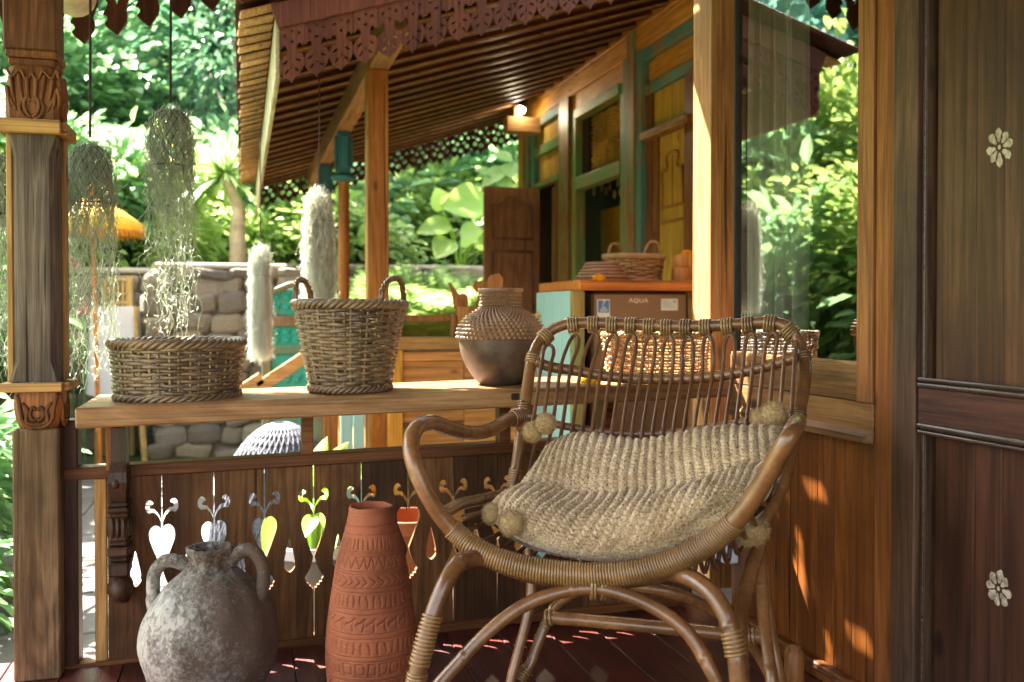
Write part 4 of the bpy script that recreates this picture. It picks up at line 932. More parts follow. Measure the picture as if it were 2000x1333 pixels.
ribh = (1-w_**2.2)*.0060; ph_ = .35*np.sin(7*u*6.28+3*np.sin(v*9))+.25*np.sin(v*37+rib*.7); st = np.sin(2*math.pi*(v*40+.75*w_+.37*np.floor(rib))+ph_)*.0030*(1-w_**4)*(1+.5*np.sin(v*23+rib*2.1))
V = B+Nr*(h+(ribh+st)*np.clip(edge*1.6, .25, 1))[..., None]; V += rng.normal(0, .0005, V.shape)
q = MB(); q.add(V.reshape(-1, 3), [(j*nu+i, j*nu+i+1, (j+1)*nu+i+1, (j+1)*nu+i) for j in range(nv-1) for i in range(nu-1)])
Bl = B[::6, ::6]; Nl = Nr[::6, ::6]; Vb = Bl-Nl*(.042*edge[::6, ::6])[..., None]; a, b = Bl.shape[:2]
q.add(Vb.reshape(-1, 3), [(j*b+i, (j+1)*b+i, (j+1)*b+i+1, j*b+i+1) for j in range(a-1) for i in range(b-1)])
cu_c = B.reshape(-1, 3).mean(0)
cush = thing('knitted_cushion', cu_c, 'beige tweed ribbed knit cushion with pompom corners slumped in the armchair', 'cushion')
part('cover', q, M['knit'], cush, True)
ii = rng.integers(2, nv-2, 9000); jj = rng.integers(2, nu-2, 9000); p0_ = V[ii, jj]; dd_ = Nr[ii, jj]*.6+rng.normal(0, .6, p0_.shape); dd_ /= np.linalg.norm(dd_, axis=1)[:, None]; l_ = rng.uniform(.003, .010, (9000, 1)); sd_ = np.cross(dd_, rng.normal(0, 1, dd_.shape)); sd_ /= np.linalg.norm(sd_, axis=1)[:, None]
q = MB(); q.add(np.stack([p0_-sd_*.00045, p0_+sd_*.00045, p0_+dd_*l_], 1).reshape(-1, 3), [(3*i, 3*i+1, 3*i+2) for i in range(9000)]); part('yarn_fuzz', q, M['pompom'], cush, kind='stuff')
def pompom(px, py, d, r, sq=(1, 1, 1)):
    c = U(px, py, d=d); q = MB(); R_ = r*d/FPX; sphere(q, c, np.array(sq)*R_*.96, 24, 16); n = 3200
    D_ = rng.normal(0, 1, (n, 3)); D_ /= np.linalg.norm(D_, axis=1)[:, None]; t1 = np.cross(D_, rng.normal(0, 1, (n, 3))); t1 /= np.linalg.norm(t1, axis=1)[:, None]
    b0 = c+D_*np.array(sq)*R_*.84; tip = c+(D_+rng.normal(0, .10, (n, 3)))*np.array(sq)*R_*rng.uniform(.99, 1.09, (n, 1)); w0 = R_*.03
    q.add(np.stack([b0-t1*w0, b0+t1*w0, tip], 1).reshape(-1, 3), [(3*i, 3*i+1, 3*i+2) for i in range(n)])
    part('pompom', q, M['pompom'], cush, True)
for a in ((1040, 844, 2.19, 20), (1066, 828, 2.17, 21), (1000, 1022, 1.87, 26), (962, 1004, 1.93, 21), (1512, 813, 2.02, 27), (1488, 820, 2.05, 22)): pompom(*a)
pompom(1462, 1038, 1.80, 34, (1.15, 1, .85))
# ------------------------------------------------------------------ veranda building beyond the balustrade
Y1, Y2, EX, FX, PIT_R = 3.9, 9.5, 0.0, .135, .318
T1 = lambda X: 1.805+PIT_R*(X-.144)
blt = thing('veranda_building', (1.7, 6.5, GZ), 'golden teak veranda building with sloping roof and turquoise painted trim', 'building')
roof = MB(); rz = lambda X: T1(X)+.345
q = MB(); v = [(EX-.02, Y1-.02, rz(EX-.02)+.035), (3.6, Y1-.02, rz(3.6)+.035), (3.6, Y2+.05, rz(3.6)+.035), (EX-.02, Y2+.05, rz(EX-.02)+.035)]
q.add(v+[(x, y, z+.03) for x, y, z in v], [(3, 2, 1, 0), (4, 5, 6, 7), (0, 1, 5, 4), (1, 2, 6, 5), (2, 3, 7, 6), (3, 0, 4, 7)]); rf = part('roof', q, M['roofboard'], blt)
ny = 22
for k in range(ny):
    y = Y1+.13+k*(Y2-Y1-.2)/(ny-1)
    q = MB(); beam(q, (FX+.03, y, rz(FX+.03)-.022), (3.3, y, rz(3.3)-.022), .055, .085, up=(-PIT_R, 0, 1), bev=.003); part('rafter', q, M['roofwood'], rf)
    q = MB(); beam(q, (FX+.05, y-.033, rz(FX+.05)-.060), (3.3, y-.033, rz(3.3)-.060), .009, .013, up=(-PIT_R, 0, 1), bev=.002); part('lath', q, M['lath'], rf)  # thin pale strip stands in for the lit lower edge of the rafter
for k in range(41):          # shingle butts along the eave
    y = Y1+.02+k*.137; q = MB(); x0 = EX+random.uniform(-.012, .004)
    beam(q, (x0, y+.066, 2.105+random.uniform(-.003, .003)), (FX-.001, y+.066, 2.105+.045+random.uniform(-.002, .002)), .133, .012, up=(-.02, -.11, 1), bev=.003); part('shingle', q, M['tile'], rf)
q = MB(); beam(q, (FX+.009, Y1, 1.96), (FX+.009, Y2, 1.96), .020, .25, bev=.004); part('fascia_board', q, M['fascia'], rf)
q = MB(); beam(q, (EX-.02, Y1-.03, T1(EX)+.375), (2.6, Y1-.03, T1(2.6)+.375), .10, .026, up=(-PIT_R, 0, 1), bev=.003); part('verge_board', q, M['roofwood'], rf)
q = MB(); beam(q, (FX-.004, Y1-.016, T1(FX)+.277), (2.6, Y1-.016, T1(2.6)+.277), .024, .10, up=(-PIT_R, 0, 1), bev=.003); part('barge_board', q, M['valance'], rf)
# fretwork drops, near rake (one piece per drop) and far rake
def drop(xc, y, zt, w_, H_, slope, mat, holes=True):
    k_ = 1.45
    o = [(-.5, 1), (-.5, .62)]+spline([(-.44, .60), (-.30, .66), (-.20, .60), (-.22, .50), (-.40, .46), (-.50, .36), (-.47, .24), (-.30, .12), (-.10, .06), (0, 0)], 3).tolist()
    pts = o+[(-x, y_) for x, y_ in o[::-1][1:]]
    P_ = [[(x*w_*.995, y_*H_) for x, y_ in pts]]
    if holes:
        for hx, hy, ra, rb, an in ((-.26, .36, .085, .035, .5), (.26, .36, .085, .035, -.5), (-.20, .20, .075, .03, .7), (.20, .20, .075, .03, -.7), (0, .28, .03, .06, 0), (-.28, .82, .05, .045, 0), (.28, .82, .05, .045, 0), (0, .70, .05, .04, 0), (0, .88, .035, .03, 0)):
            P_.append([((hx+k_*(ra*math.cos(t)*math.cos(an)-rb*math.sin(t)*math.sin(an)))*w_, (hy+k_*(ra*math.cos(t)*math.sin(an)+rb*math.sin(t)*math.cos(an))*.55)*H_) for t in np.arange(8)*math.pi/4])
    v_, f_ = plate(P_, .012); q = MB(); q.add(np.stack([v_[:, 0]+xc, y-v_[:, 2], v_[:, 1]+zt+v_[:, 0]*slope], 1), f_)
    return q
k = 0; x = .150+.049
while x < 2.3:
    part('valance_drop', drop(x, Y1-.012+random.uniform(-.002, .002), T1(x), .098, .232, PIT_R, M['valance']), M['valance'], rf); x += .0985
T2 = lambda X: 1.87+.292*(X-.13)
def fret(xc, y, zt, w_, H_, slope):
    P_ = [[(-.5*w_, H_), (-.5*w_, .25*H_), (-.3*w_, .1*H_), (-.15*w_, .16*H_), (0, 0), (.15*w_, .16*H_), (.3*w_, .1*H_), (.5*w_, .25*H_), (.5*w_, H_)]]
    for hx, hy, r in ((-.3, .33, .11), (0, .25, .12), (.3, .33, .11), (-.15, .45, .10), (.15, .45, .10), (-.37, .54, .085), (.37, .54, .085), (0, .60, .12), (-.24, .69, .085), (.24, .69, .085), (0, .80, .07), (-.40, .80, .06), (.40, .80, .06)):
        P_.append([((hx+r*math.cos(t))*w_, hy*H_+r*w_*math.sin(t)) for t in np.arange(6)*math.pi/3])
    v_, f_ = plate(P_, .012); q = MB(); q.add(np.stack([v_[:, 0]+xc, y-v_[:, 2], v_[:, 1]+zt+v_[:, 0]*slope], 1), f_); return q
x = .13+.11
while x < 3.2:
    part('far_valance_drop', fret(x, Y2, T2(x), .215, .38, .292), M['valance_dark'], rf); x += .2165
# beam and posts
q = MB(); box(q, .61, .71, Y1+.10, Y2-.3, 2.10, 2.25, .004); part('eave_beam', q, M['light_y'], blt)
q = MB(); box(q, .605, .705, 4.65, 4.75, 0, 2.099, .004); part('post', q, M['postwood'], blt)
q = MB(); box(q, .600, .6045, 4.652, 4.748, 0, 2.098, .001); part('sunlit_edge', q, M['light_z'], blt)  # pale strip stands in for sunlight on the left edge of the post
for y in (6.35, 7.78):
    q = MB(); tube(q, [(.66, y, 0), (.66, y, 1.78)], [.037, .037], 14); p_ = part('round_post', q, M['postwood'], blt, 50)
    q = MB(); lathe(q, [(.04, 1.765), (.085, 1.785), (.088, 1.80), (.06, 1.815)], (.66, y, 0), 20); part('collar', q, M['bluepost'], p_, 40)
    q = MB(); box(q, .62, .70, y-.04, y+.04, 1.815, 2.099, .008); box(q, .60, .619, y-.025, y+.025, 1.86, 2.07, .005); box(q, .701, .72, y-.025, y+.025, 1.86, 2.07, .005); box(q, .635, .685, y-.056, y-.041, 1.86, 2.07, .005); part('capital', q, M['bluepost'], p_)
# ---- back wall with painted frames: pieces placed on the plane x = WB
WB = 2.70
def WYp(px): return U(px, 400, X=WB)[1]
def WZ(px, py): return U(px, py, X=WB)[2]
def wb(name, pa, pb, z0, z1, x0, x1, mat, parent=blt, bev=.004):
    q = MB(); box(q, WB+x0, WB+x1, WYp(pb), WYp(pa), z0, z1, bev); return part(name, q, M[mat], parent)
zA1, zA0, zB0, zC0 = 3.02, 2.86, 2.715, 2.63
q = MB(); box(q, WB-.05, WB+.06, 3.9, 9.25, zA0, zA1, .006); part('wall_plate', q, M['bwall'], blt)
q = MB(); box(q, WB-.035, WB+.06, 3.9, 9.25, zB0, zA0-.002, .004); part('wall_plate', q, M['bwall'], blt)
wb('end_post', 1019, 1030, 0, zB0-.002, -.04, .06, 'bwall_z')
fr = wb('painted_rail', 1031, 1103, zC0, zB0-.002, -.03, .05, 'teal_y')
zr1, zr0 = WZ(1060, 284), WZ(1060, 303)
zq1, zq0 = WZ(1066, 352), WZ(1066, 362)
wb('painted_stile', 1031, 1037, 0, zC0-.002, -.03, .05, 'teal_z'); wb('painted_stile', 1040, 1047, zq0, zC0-.002, -.02, .05, 'teal_z')
wb('panel', 1048, 1094, zr1+.002, zC0-.002, .015, .04, 'bpanel'); wb('painted_rail', 1047.5, 1094, zr0, zr1, -.02, .05, 'green_y')
wb('panel', 1050, 1090, zq1+.002, zr0-.002, .015, .04, 'bpanel'); wb('stile', 1094.5, 1101, 0, zC0-.002, -.02, .05, 'green_z'); wb('rail', 1040, 1094, zq0, zq1, -.022, .05, 'green_y')
wb('reveal', 1058, 1094, 0, zq0-.002, .10, .14, 'leafdoor'); wb('jamb', 1086, 1094, 0, zq0-.002, -.01, .10, 'wall_red')
wb('striped_post', 1103.5, 1121, 0, zB0-.002, -.055, .06, 'stripe')
# middle doorway with carved transom
zl1, zl0 = WZ(1170, 193), WZ(1170, 212)
wb('head_board', 1122, 1226, zl1+.002, zB0-.002, -.02, .05, 'bwall')
wb('green_stile', 1122, 1130, 0, zl1, -.03, .06, 'green_z'); wb('lintel_moulding', 1130.4, 1218, zl0, zl1, -.045, .05, 'green_y')
zt1, zt0 = WZ(1170, 333), WZ(1170, 358)
wb('transom_bar', 1130.4, 1218, zt0, zt1, -.035, .06, 'green_y'); wb('transom_reveal', 1130.4, 1142, zt1+.002, zl0-.002, .03, .10, 'black')  # black reveal paints in the shade beside the transom
wb('green_stile', 1218.4, 1226, 0, zl1, -.03, .06, 'green_z'); wb('painted_stile', 1226.5, 1233, 0, zB0-.002, -.045, .06, 'teal_z')
yc0, yc1 = WYp(1217), WYp(1143); tz0, tz1 = zt1+.01, zl0-.01; fl_ = MB(); box(fl_, WB+.07, WB+.085, yc0, yc1, tz0, tz1, .002); tp = part('carved_transom', fl_, M['darkwood'], blt)  # ground darkened to stand in for shade between the petals
q = MB(); cy_, cz_ = (yc0+yc1)/2, (tz0+tz1)/2; hy, hz = (yc1-yc0)/2, (tz1-tz0)/2
for ring_ in range(13):
    r = .06+.105*ring_; npt = 8+ring_*6
    for k in range(npt):
        a_ = 2*math.pi*(k+.5*(ring_ % 2))/npt; y, z = cy_+hy*r*1.15*math.cos(a_), cz_+hz*r*1.15*math.sin(a_)
        if abs(y-cy_) > hy*.97 or abs(z-cz_) > hz*.97: continue
        l_ = .062*hz/.28; dy, dz = math.cos(a_)*l_*.72, math.sin(a_)*l_*.72; ny_, nz_ = -math.sin(a_)*l_*.34, math.cos(a_)*l_*.34
        fx_ = .066; hgt = random.uniform(.030, .042); q.add([(WB+fx_, y-dy, z-dz), (WB+fx_, y+ny_, z+nz_), (WB+fx_, y+dy, z+dz), (WB+fx_, y-ny_, z-nz_), (WB+hgt, y+dy*.3, z+dz*.3)], [(0, 1, 4), (1, 2, 4), (2, 3, 4), (3, 0, 4)])
part('carved_petals', q, M['bpanel'], tp, kind='stuff')
wb('striped_post', 1238, 1252, 0, zA0, -.06, .06, 'stripe'); wb('painted_stile', 1233.5, 1237.6, 0, zB0-.002, -.05, .05, 'teal_z'); wb('painted_stile', 1252.5, 1262, 0, zB0-.002, -.045, .06, 'teal_z')
# right bay
zd1, zd0 = WZ(1300, 148), WZ(1300, 168); ze1, ze0 = WZ(1300, 246), WZ(1300, 262)
wb('painted_rail', 1262.5, 1385, zC0, zB0-.002, -.03, .05, 'teal_y'); wb('panel', 1264, 1385, zd1+.002, zC0-.002, .012, .04, 'bwall'); wb('painted_rail', 1262.5, 1385, zd0, zd1, -.02, .05, 'teal_y')
wb('panel', 1274, 1344, ze1+.002, zd0-.002, .012, .04, 'bpanel'); wb('dark_stile', 1263, 1273, 0, zd0-.002, -.005, .05, 'wall_frame'); wb('stile', 1345, 1385, 0, zd0-.002, -.035, .05, 'wall_red'); wb('ledge', 1263, 1352, ze0, ze1, -.06, .05, 'light_y')
wb('door_stile', 1274, 1284, 0, ze0-.002, .0, .05, 'wall_frame')
dl = wb('door_leaf', 1285, 1338, 0, ze0-.002, .012, .05, 'bpanel')
yd0, yd1 = WYp(1337), WYp(1286)
q = MB(); zt_ = WZ(1312, 300)
arc = spline([(WB+.006, yd1-.04, zt_-.10), (WB+.006, yd1-.12, zt_-.09), (WB+.006, (yd0+yd1)/2+.08, zt_), (WB+.006, (yd0+yd1)/2-.08, zt_), (WB+.006, yd0+.12, zt_-.09), (WB+.006, yd0+.04, zt_-.10)], 6); tube(q, arc, .010, 6)
for yy_ in (yd0+.04, yd1-.04): tube(q, [(WB+.006, yy_, zt_-.10), (WB+.006, yy_, WZ(1312, 402))], .010, 6)
for py in (402, 432): tube(q, [(WB+.006, yd0+.04, WZ(1312, py)), (WB+.006, yd1-.04, WZ(1312, py))], .010, 6)
tube(q, [(WB+.008, (yd0+yd1)/2, zt_-.01), (WB+.008, (yd0+yd1)/2, WZ(1312, 402))], .003, 5)
part('panel_moulding', q, M['bwall_z'], dl, True)
q = MB(); box(q, WB, WB+.05, 2.7, WYp(1386), GZ, zB0-.003, .003); part('wall_boards', q, M['bwall_z'], blt)
# inside of the doorway
q = MB(); box(q, WB+.5, WB+.53, 4.4, 9.2, 0, 3.0, .002); box(q, WB+.1, WB+.498, 9.17, 9.2, 0, 3.0, .002); part('inner_wall', q, M['black'], blt)  # near black colour stands in for the dark interior
q = MB(); a_, b_ = U(1215, 440, X=WB+.48)[1], U(1176, 440, X=WB+.48)[1]; box(q, WB+.47, WB+.485, a_, b_, .9, U(1195, 407, X=WB+.48)[2], .002); part('golden_panel', q, M['gold'], blt)
q = MB(); p_ = [U(x, y, X=WB+.48) for x, y in ((1160, 375), (1176, 366), (1184, 372), (1191, 365), (1207, 357), (1200, 380), (1212, 376))]
for c_ in p_: sphere(q, c_, (.008, .035, .04), 8, 6)
part('light_spots', q, M['curtain'], blt)  # pale beads stand in for light coming through fretwork
# open door leaf
a_, b_ = U(946, 500, Y=8.4), U(1054, 500, Y=8.4); zt_ = U(1000, 366, Y=8.4)[2]
q = MB(); box(q, a_[0], b_[0], 8.40, 8.445, .02, zt_, .004); dl = part('open_door_leaf', q, M['leafdoor'], blt)
x0, x1 = a_[0]+.075, b_[0]-.075; q = MB(); xm = (x0+x1)/2
arc = spline([(x0, 8.396, zt_-.17), (x0+.08, 8.396, zt_-.16), (xm-.05, 8.396, zt_-.10), (xm+.05, 8.396, zt_-.10), (x1-.08, 8.396, zt_-.16), (x1, 8.396, zt_-.17)], 5); tube(q, arc, .011, 6)
z_m1, z_m0 = U(1000, 467, Y=8.4)[2], U(1000, 492, Y=8.4)[2]
for xx in (x0, x1): tube(q, [(xx, 8.396, zt_-.17), (xx, 8.396, z_m1)], .011, 6); tube(q, [(xx, 8.396, z_m0), (xx, 8.396, .1)], .011, 6)
for zz_ in (z_m1, z_m0): tube(q, [(x0, 8.396, zz_), (x1, 8.396, zz_)], .012, 6)
part('panel_moulding', q, M['leafdoor'], dl, True)
# floor, plinth boards and low board wall with cap rail
q = MB(); box(q, .45, 4.2, 4.62, 9.4, GZ, -.002, .004); part('floor_platform', q, M['postwood'], blt)
BY = 4.58
bx0, bx1 = U(759, 700, Y=BY)[0], 1.46
lw = thing('veranda_balustrade', ((bx0+bx1)/2, BY, 0), 'low golden board wall with pale cap rail between veranda post and kitchen counter', 'balustrade')
zc1, zc0 = U(850, 659, Y=BY)[2], U(850, 683, Y=BY)[2]
q = MB(); box(q, bx0, bx1, BY-.03, BY+.09, zc0, zc1, .004); part('cap_rail', q, M['light_x'], lw)
z3, z4 = U(850, 687, Y=BY)[2], U(850, 705, Y=BY)[2]
q = MB(); box(q, bx0+.07, bx1, BY-.004, BY+.05, z4, z3, .003); part('upper_board', q, M['balboard'], lw)
q = MB(); box(q, bx0, bx0+.068, BY-.012, BY+.05, GZ, zc0-.001, .003); part('stile', q, M['bwall_z'], lw)
xj = [bx0+.07, U(907, 720, Y=BY)[0], bx1]
hb = (z4-GZ)/6
for i in range(2):
    for j in range(6):
        q = MB(); box(q, xj[i]+.001, xj[i+1]-.001, BY+random.uniform(.006, .010), BY+.05, GZ+j*hb+.001, GZ+(j+1)*hb-.001, .003); part('board', q, M['balboard'], lw)
q = MB(); zb = U(830, 616, Y=BY)[2]; box(q, U(775, 620, Y=BY)[0], U(890, 620, Y=BY)[0], BY+.02, BY+.05, zb-.032, zb, .003); box(q, U(884, 620, Y=BY)[0], U(892, 620, Y=BY)[0], BY+.015, BY+.055, zc1+.001, zb+.002, .003); part('hand_bar', q, M['wall_frame'], lw)
for pa, pb, mat in ((611, 633, 'gateframe'), (634, 662, 'postwood'), (666, 690, 'tealpale'), (691, 713, 'tealpale'), (714, 726, 'light_z')):
    q = MB(); box(q, U(pa, 850, Y=BY)[0], U(pb, 850, Y=BY)[0]-.003, BY, BY+.03, GZ, .42, .003); part('plinth_board', q, M[mat], lw)
# ------------------------------------------------------------------ kitchen counter and the things on it
KY = 4.0
kx0 = U(1131, 560, Y=KY)[0]; kz1, kz0 = U(1240, 548, Y=KY)[2], U(1240, 568, Y=KY)[2]
kt = thing('kitchen_counter', (1.8, KY+.3, 0), 'kitchen counter with red brown top and turquoise boarded side under the eave', 'counter')
q = MB(); box(q, kx0, 2.2, KY-.01, KY+.60, kz0, kz1, .005); part('counter_top', q, M['counter'], kt)
x0, x1 = U(1119, 600, Y=KY+.02)[0], U(1141, 600, Y=KY+.02)[0]
q = MB(); box(q, x0, x1, KY+.012, KY+.06, GZ, kz0-.001, .003); part('corner_leg', q, M['green_z'], kt)
for i in range(4):
    q = MB(); box(q, x0+.002, x0+.02, KY+.062+i*.13, KY+.188+i*.13, GZ, kz0-.001, .003); part('side_board', q, M['tealpale'], kt)
q = MB(); box(q, x1, 2.3, KY+.57, KY+.60, GZ, kz0-.001, .002); part('back_board', q, M['black'], kt)  # black board stands in for the dark depth under the counter
q = MB(); box(q, x1+.002, x1+.02, KY+.08, KY+.5, GZ, kz0-.1, .002); part('inner_side', q, M['redbox'], kt)
q = MB(); box(q, U(1347, 600, Y=KY+.05)[0], U(1385, 600, Y=KY+.05)[0], KY+.03, KY+.08, GZ, kz0-.03, .003); part('leg', q, M['light_z'], kt)
fy = KY+.06; fa, fb = U(1156, 600, Y=fy)[0], U(1344, 600, Y=fy)[0]; fz = U(1240, 571, Y=fy)[2]
fr_ = thing('small_fridge', ((fa+fb)/2, fy+.24, 0), 'small bronze brown fridge with stickers under the kitchen counter', 'fridge')
q = MB(); box(q, fa, fb, fy, fy+.05, -.1, fz, .012); part('door', q, M['fridge'], fr_)
q = MB(); box(q, fa+.004, fb-.004, fy+.052, fy+.48, -.12, fz-.004, .006); part('cabinet', q, M['fridge'], fr_)
def fx(px, py): p = U(px, py, Y=fy-.001); return p[0], p[2]
def stick(px0, px1, py0, py1, mat, name, o=.001, parent=fr_):
    a, b = fx(px0, py1), fx(px1, py0); q = MB(); box(q, a[0], b[0], fy-o-.0008, fy-o, a[1], b[1], .0002); return part(name, q, M[mat], parent)
s1_ = stick(1166, 1191, 585, 621, 'stickerwhite', 'sticker'); stick(1168, 1189.5, 587, 611, 'stickerblue', 'sticker_print', .002, s1_)
s2_ = stick(1291, 1324, 584, 607, 'stickerwhite', 'sticker')
for a_, b_, c_, d_ in ((1294, 1304, 588, 590.5), (1294, 1311, 592.5, 594), (1294, 1309, 596, 597.5), (1294, 1318, 600, 601.2), (1314, 1320, 587, 592)): stick(a_, b_, c_, d_, 'blueprint', 'print_line', .002, s2_)
for j, (a_, b_) in enumerate(((1176, 1182), (1174, 1184), (1171, 1187), (1171, 1186))): stick(a_, b_, 599+j*2.8, 600.3+j*2.8, 'stickerwhite', 'print_line', .003, s1_)
def text(body, px, py, size, mat, parent, o=.003, xs=1.0):
    cu_ = bpy.data.curves.new('lettering', 'FONT'); cu_.body = body; cu_.size = size; cu_.align_x = 'CENTER'; cu_.align_y = 'CENTER'; cu_.extrude = .0006; cu_.resolution_u = 3; cu_.space_character = 1.1
    ob = bpy.data.objects.new('lettering', cu_); me = ob.to_mesh(); v_ = np.array([x.co[:] for x in me.vertices]); f_ = [tuple(p.vertices) for p in me.polygons]; ob.to_mesh_clear(); bpy.data.objects.remove(ob)
    a = fx(px, py); q = MB(); q.add(np.stack([a[0]+v_[:, 0]*xs, fy-o-v_[:, 2], a[1]+v_[:, 1]], 1), f_); return part('lettering', q, M[mat], parent)
text('\u039bQU\u039b', 1247, 588, .026, 'silver', fr_, .002, 1.25); text('7', 1178.5, 592.5, .034, 'stickerwhite', s1_, .004, 1.3)
# woven things on the counter
ky = KY+.2
def KP(px, py, y=ky): p = U(px, py, Y=y); return p
c = KP(1238, 545, KY+.30); c[2] = kz1
basket('wicker_basket', c, .13, (.135, .09), (.150, .105), 9, 16, 'brown wicker basket with upright handles on the kitchen counter', wr=.0062, mats=('wicker', 'wicker'), handles=((-1.15, .36), (2.0, .36)), hh=.075, seed=11, hr=.006, wob=.003)
c = KP(1176, 545, KY+.14); c[2] = kz1
tr = thing('coiled_tray_stack', c, 'low dome of dark coiled rattan trays in front of the wicker basket', 'trays')
for j in range(5):
    q = MB(); r = .118-.011*j; n_ = 70; a = np.arange(n_)*2*math.pi/n_
    P_ = np.stack([c[0]+r*np.cos(a), c[1]+r*np.sin(a), c[2]+.018+.0155*j+0*a], 1); tube(q, P_, .0085+.0012*np.sin(a*35), 8, closed=True)
    lathe(q, [(.001, 0), (r-.006, 0), (r-.006, .006), (.001, .006)], (c[0], c[1], c[2]+.012+.0155*j), 40, cap=False); part('coil', q, M['wickerdark'], tr, True)
q = MB(); lathe(q, [(.001, .001), (.135, .001), (.138, .008), (.001, .008)], c, 40, cap=False); part('plate', q, M['wicker'], tr)
q = MB(); c = KP(1258, 540, KY+.46); c[2] = kz1
t0_ = c+np.array([-.10, 0, .085]); 
tb = MB(); v = [(-.10, 0, .13), (.115, 0, .145), (.08, .02, .06), (-.14, .02, .055)]
tb.add([c+np.array(p) for p in v]+[c+np.array(p)+np.array([0, .012, 0]) for p in v], [(0, 1, 2, 3), (7, 6, 5, 4), (0, 4, 5, 1), (1, 5, 6, 2), (2, 6, 7, 3), (3, 7, 4, 0)])
for i in range(4): a_, b_ = c+np.array(v[i])+np.array([0, -.008, 0]), c+np.array(v[(i+1) % 4])+np.array([0, -.008, 0]); beam(tb, a_, b_, .03, .008, up=(0, 0, 1), bev=.001)
solo('wooden_tray', tb, M['counter'], 'orange brown wooden tray leaning behind the wicker basket handle', 'tray')
c = KP(1336, 545, KY+.12); c[2] = kz1
wbx = thing('wooden_box_stack', c, 'two stacked round wooden boxes at the right end of the counter', 'boxes')
for r, z0_, z1_ in ((.062, .008, .066), (.058, .066, .128)):
    q = MB(); lathe(q, [(.001, z0_), (r*.96, z0_), (r, z0_+.004), (r, z1_-.004), (r*.97, z1_), (.001, z1_)], c, 36, cap=False); part('box', q, M['spoonwood'], wbx, 50)
q = MB(); lathe(q, [(.001, .0005), (.066, .0005), (.066, .0075), (.001, .0075)], c, 36, cap=False); part('tray', q, M['light_x'], wbx)
marigold((c[0]+.010, c[1]-.01, c[2]+.128), .030, 'orange marigold on top of the round wooden boxes')
p = KP(1170, 541, KY+.01); marigold((p[0], KY+.012, kz1), .032, 'orange marigold in front of the coiled trays')
# utensils on the cap rail
c = U(916, 659, Y=BY+.03); c[2] = zc1; du = np.dot(c-_O, _fw)
def UU(x, y, o=0.0): return U(x, y, d=du+o)
ut = thing('utensil_pot', c, 'wooden pot full of wooden spoons and spatulas on the cap rail', 'utensil pot')
q = MB(); lathe(q, [(.05, 0), (.062, .01), (.066, .15), (.060, .152), (.055, .03), (.001, .03)], c, 28); part('pot', q, M['spoonwood'], ut, 50)
for name, pts, hd in (('spatula', [(912, 612), (897, 585), (893, 575)], [(886, 600), (882, 575), (875, 552), (880, 552), (890, 566), (897, 575), (905, 573), (913, 577), (915, 592), (912, 612), (900, 618)]), ('spoon', [(930, 620), (958, 575)], [(937, 598), (942, 562), (958, 538), (975, 534), (983, 545), (980, 575), (966, 596), (950, 604)]), ('ladle', [(925, 620), (938, 570)], [(922, 560), (928, 550), (942, 548), (948, 556), (944, 570), (930, 572)])):
    q = MB(); off = {'spatula': -.01, 'spoon': .02, 'ladle': .01}[name]
    tube(q, [c+np.array([0, 0, .03]), UU(*pts[0], off), UU(*pts[1], off)], .007, 8)
    vs_ = [UU(x, y, off) for x, y in hd]; n_ = len(vs_); bk_ = [p+_fw*.010 for p in vs_]
    q.add(vs_+bk_, [tuple(range(n_))[::-1], tuple(range(n_, 2*n_))]+[(i, (i+1) % n_, (i+1) % n_+n_, i+n_) for i in range(n_)]); part(name, q, M['spoonwood'], ut)
c = U(1072, 655, Y=BY+.03); c[2] = zc1
q = MB(); tube(q, spline([UU(1040, 622, 0), UU(1060, 612, 0), UU(1085, 610, 0), UU(1096, 618, 0)], 5), [.012]*5+[.018]*5+[.020]*6, 10); tube(q, spline([UU(1066, 616, .01), UU(1068, 640, .01), c], 4), .018, 10); tube(q, [UU(1090, 612, 0), UU(1098, 640, 0), np.array([UU(1098, 640, 0)[0], UU(1098, 640)[1], zc1])], [.030, .03, .026], 12)
solo('driftwood_branch', q, M['bamboo'], 'pale driftwood branch standing on the cap rail by the counter', 'driftwood', smooth=True)
# spotlight under the roof
sp_ = U(1018, 214, d=8.6); 
sl = thing('spotlight', sp_, 'small lit spotlight under the roof at the far wall end', 'spotlight')
q = MB(); tube(q, [sp_+np.array([.06, .02, .16]), sp_+np.array([0, 0, .01])], .045, 16); part('body', q, M['lampmetal'], sl, 50)
q = MB(); sphere(q, sp_+np.array([-.004, -.006, -.006]), (.038, .038, .03), 12, 8); part('lens', q, M['lampglow'], sl, True)
q = MB(); e_ = U(1006, 246, d=8.7); box(q, e_[0]-.10, 2.68, e_[1]-.07, e_[1]+.07, e_[2]-.07, e_[2]+.07, .01); box(q, e_[0]-.02, e_[0]+.06, e_[1]-.05, e_[1]+.05, e_[2]+.071, e_[2]+.2, .01); part('beam_end', q, M['light_x'], blt)
ld = bpy.data.lights.new('spotlight_lamp', 'SPOT'); lo = bpy.data.objects.new('spotlight_lamp', ld); COL.objects.link(lo); lo.location = tuple(sp_+np.array([-.06, -.09, -.06])); ld.energy = 3; ld.color = (1, .80, .5); ld.spot_size = R(80); ld.spot_blend = 1.0; ld.shadow_soft_size = .04
lo.rotation_euler = Vector(np.array([WB-.25, 5.2, 1.7])-np.array(lo.location)).to_track_quat('-Z', 'Y').to_euler(); lo.parent = None
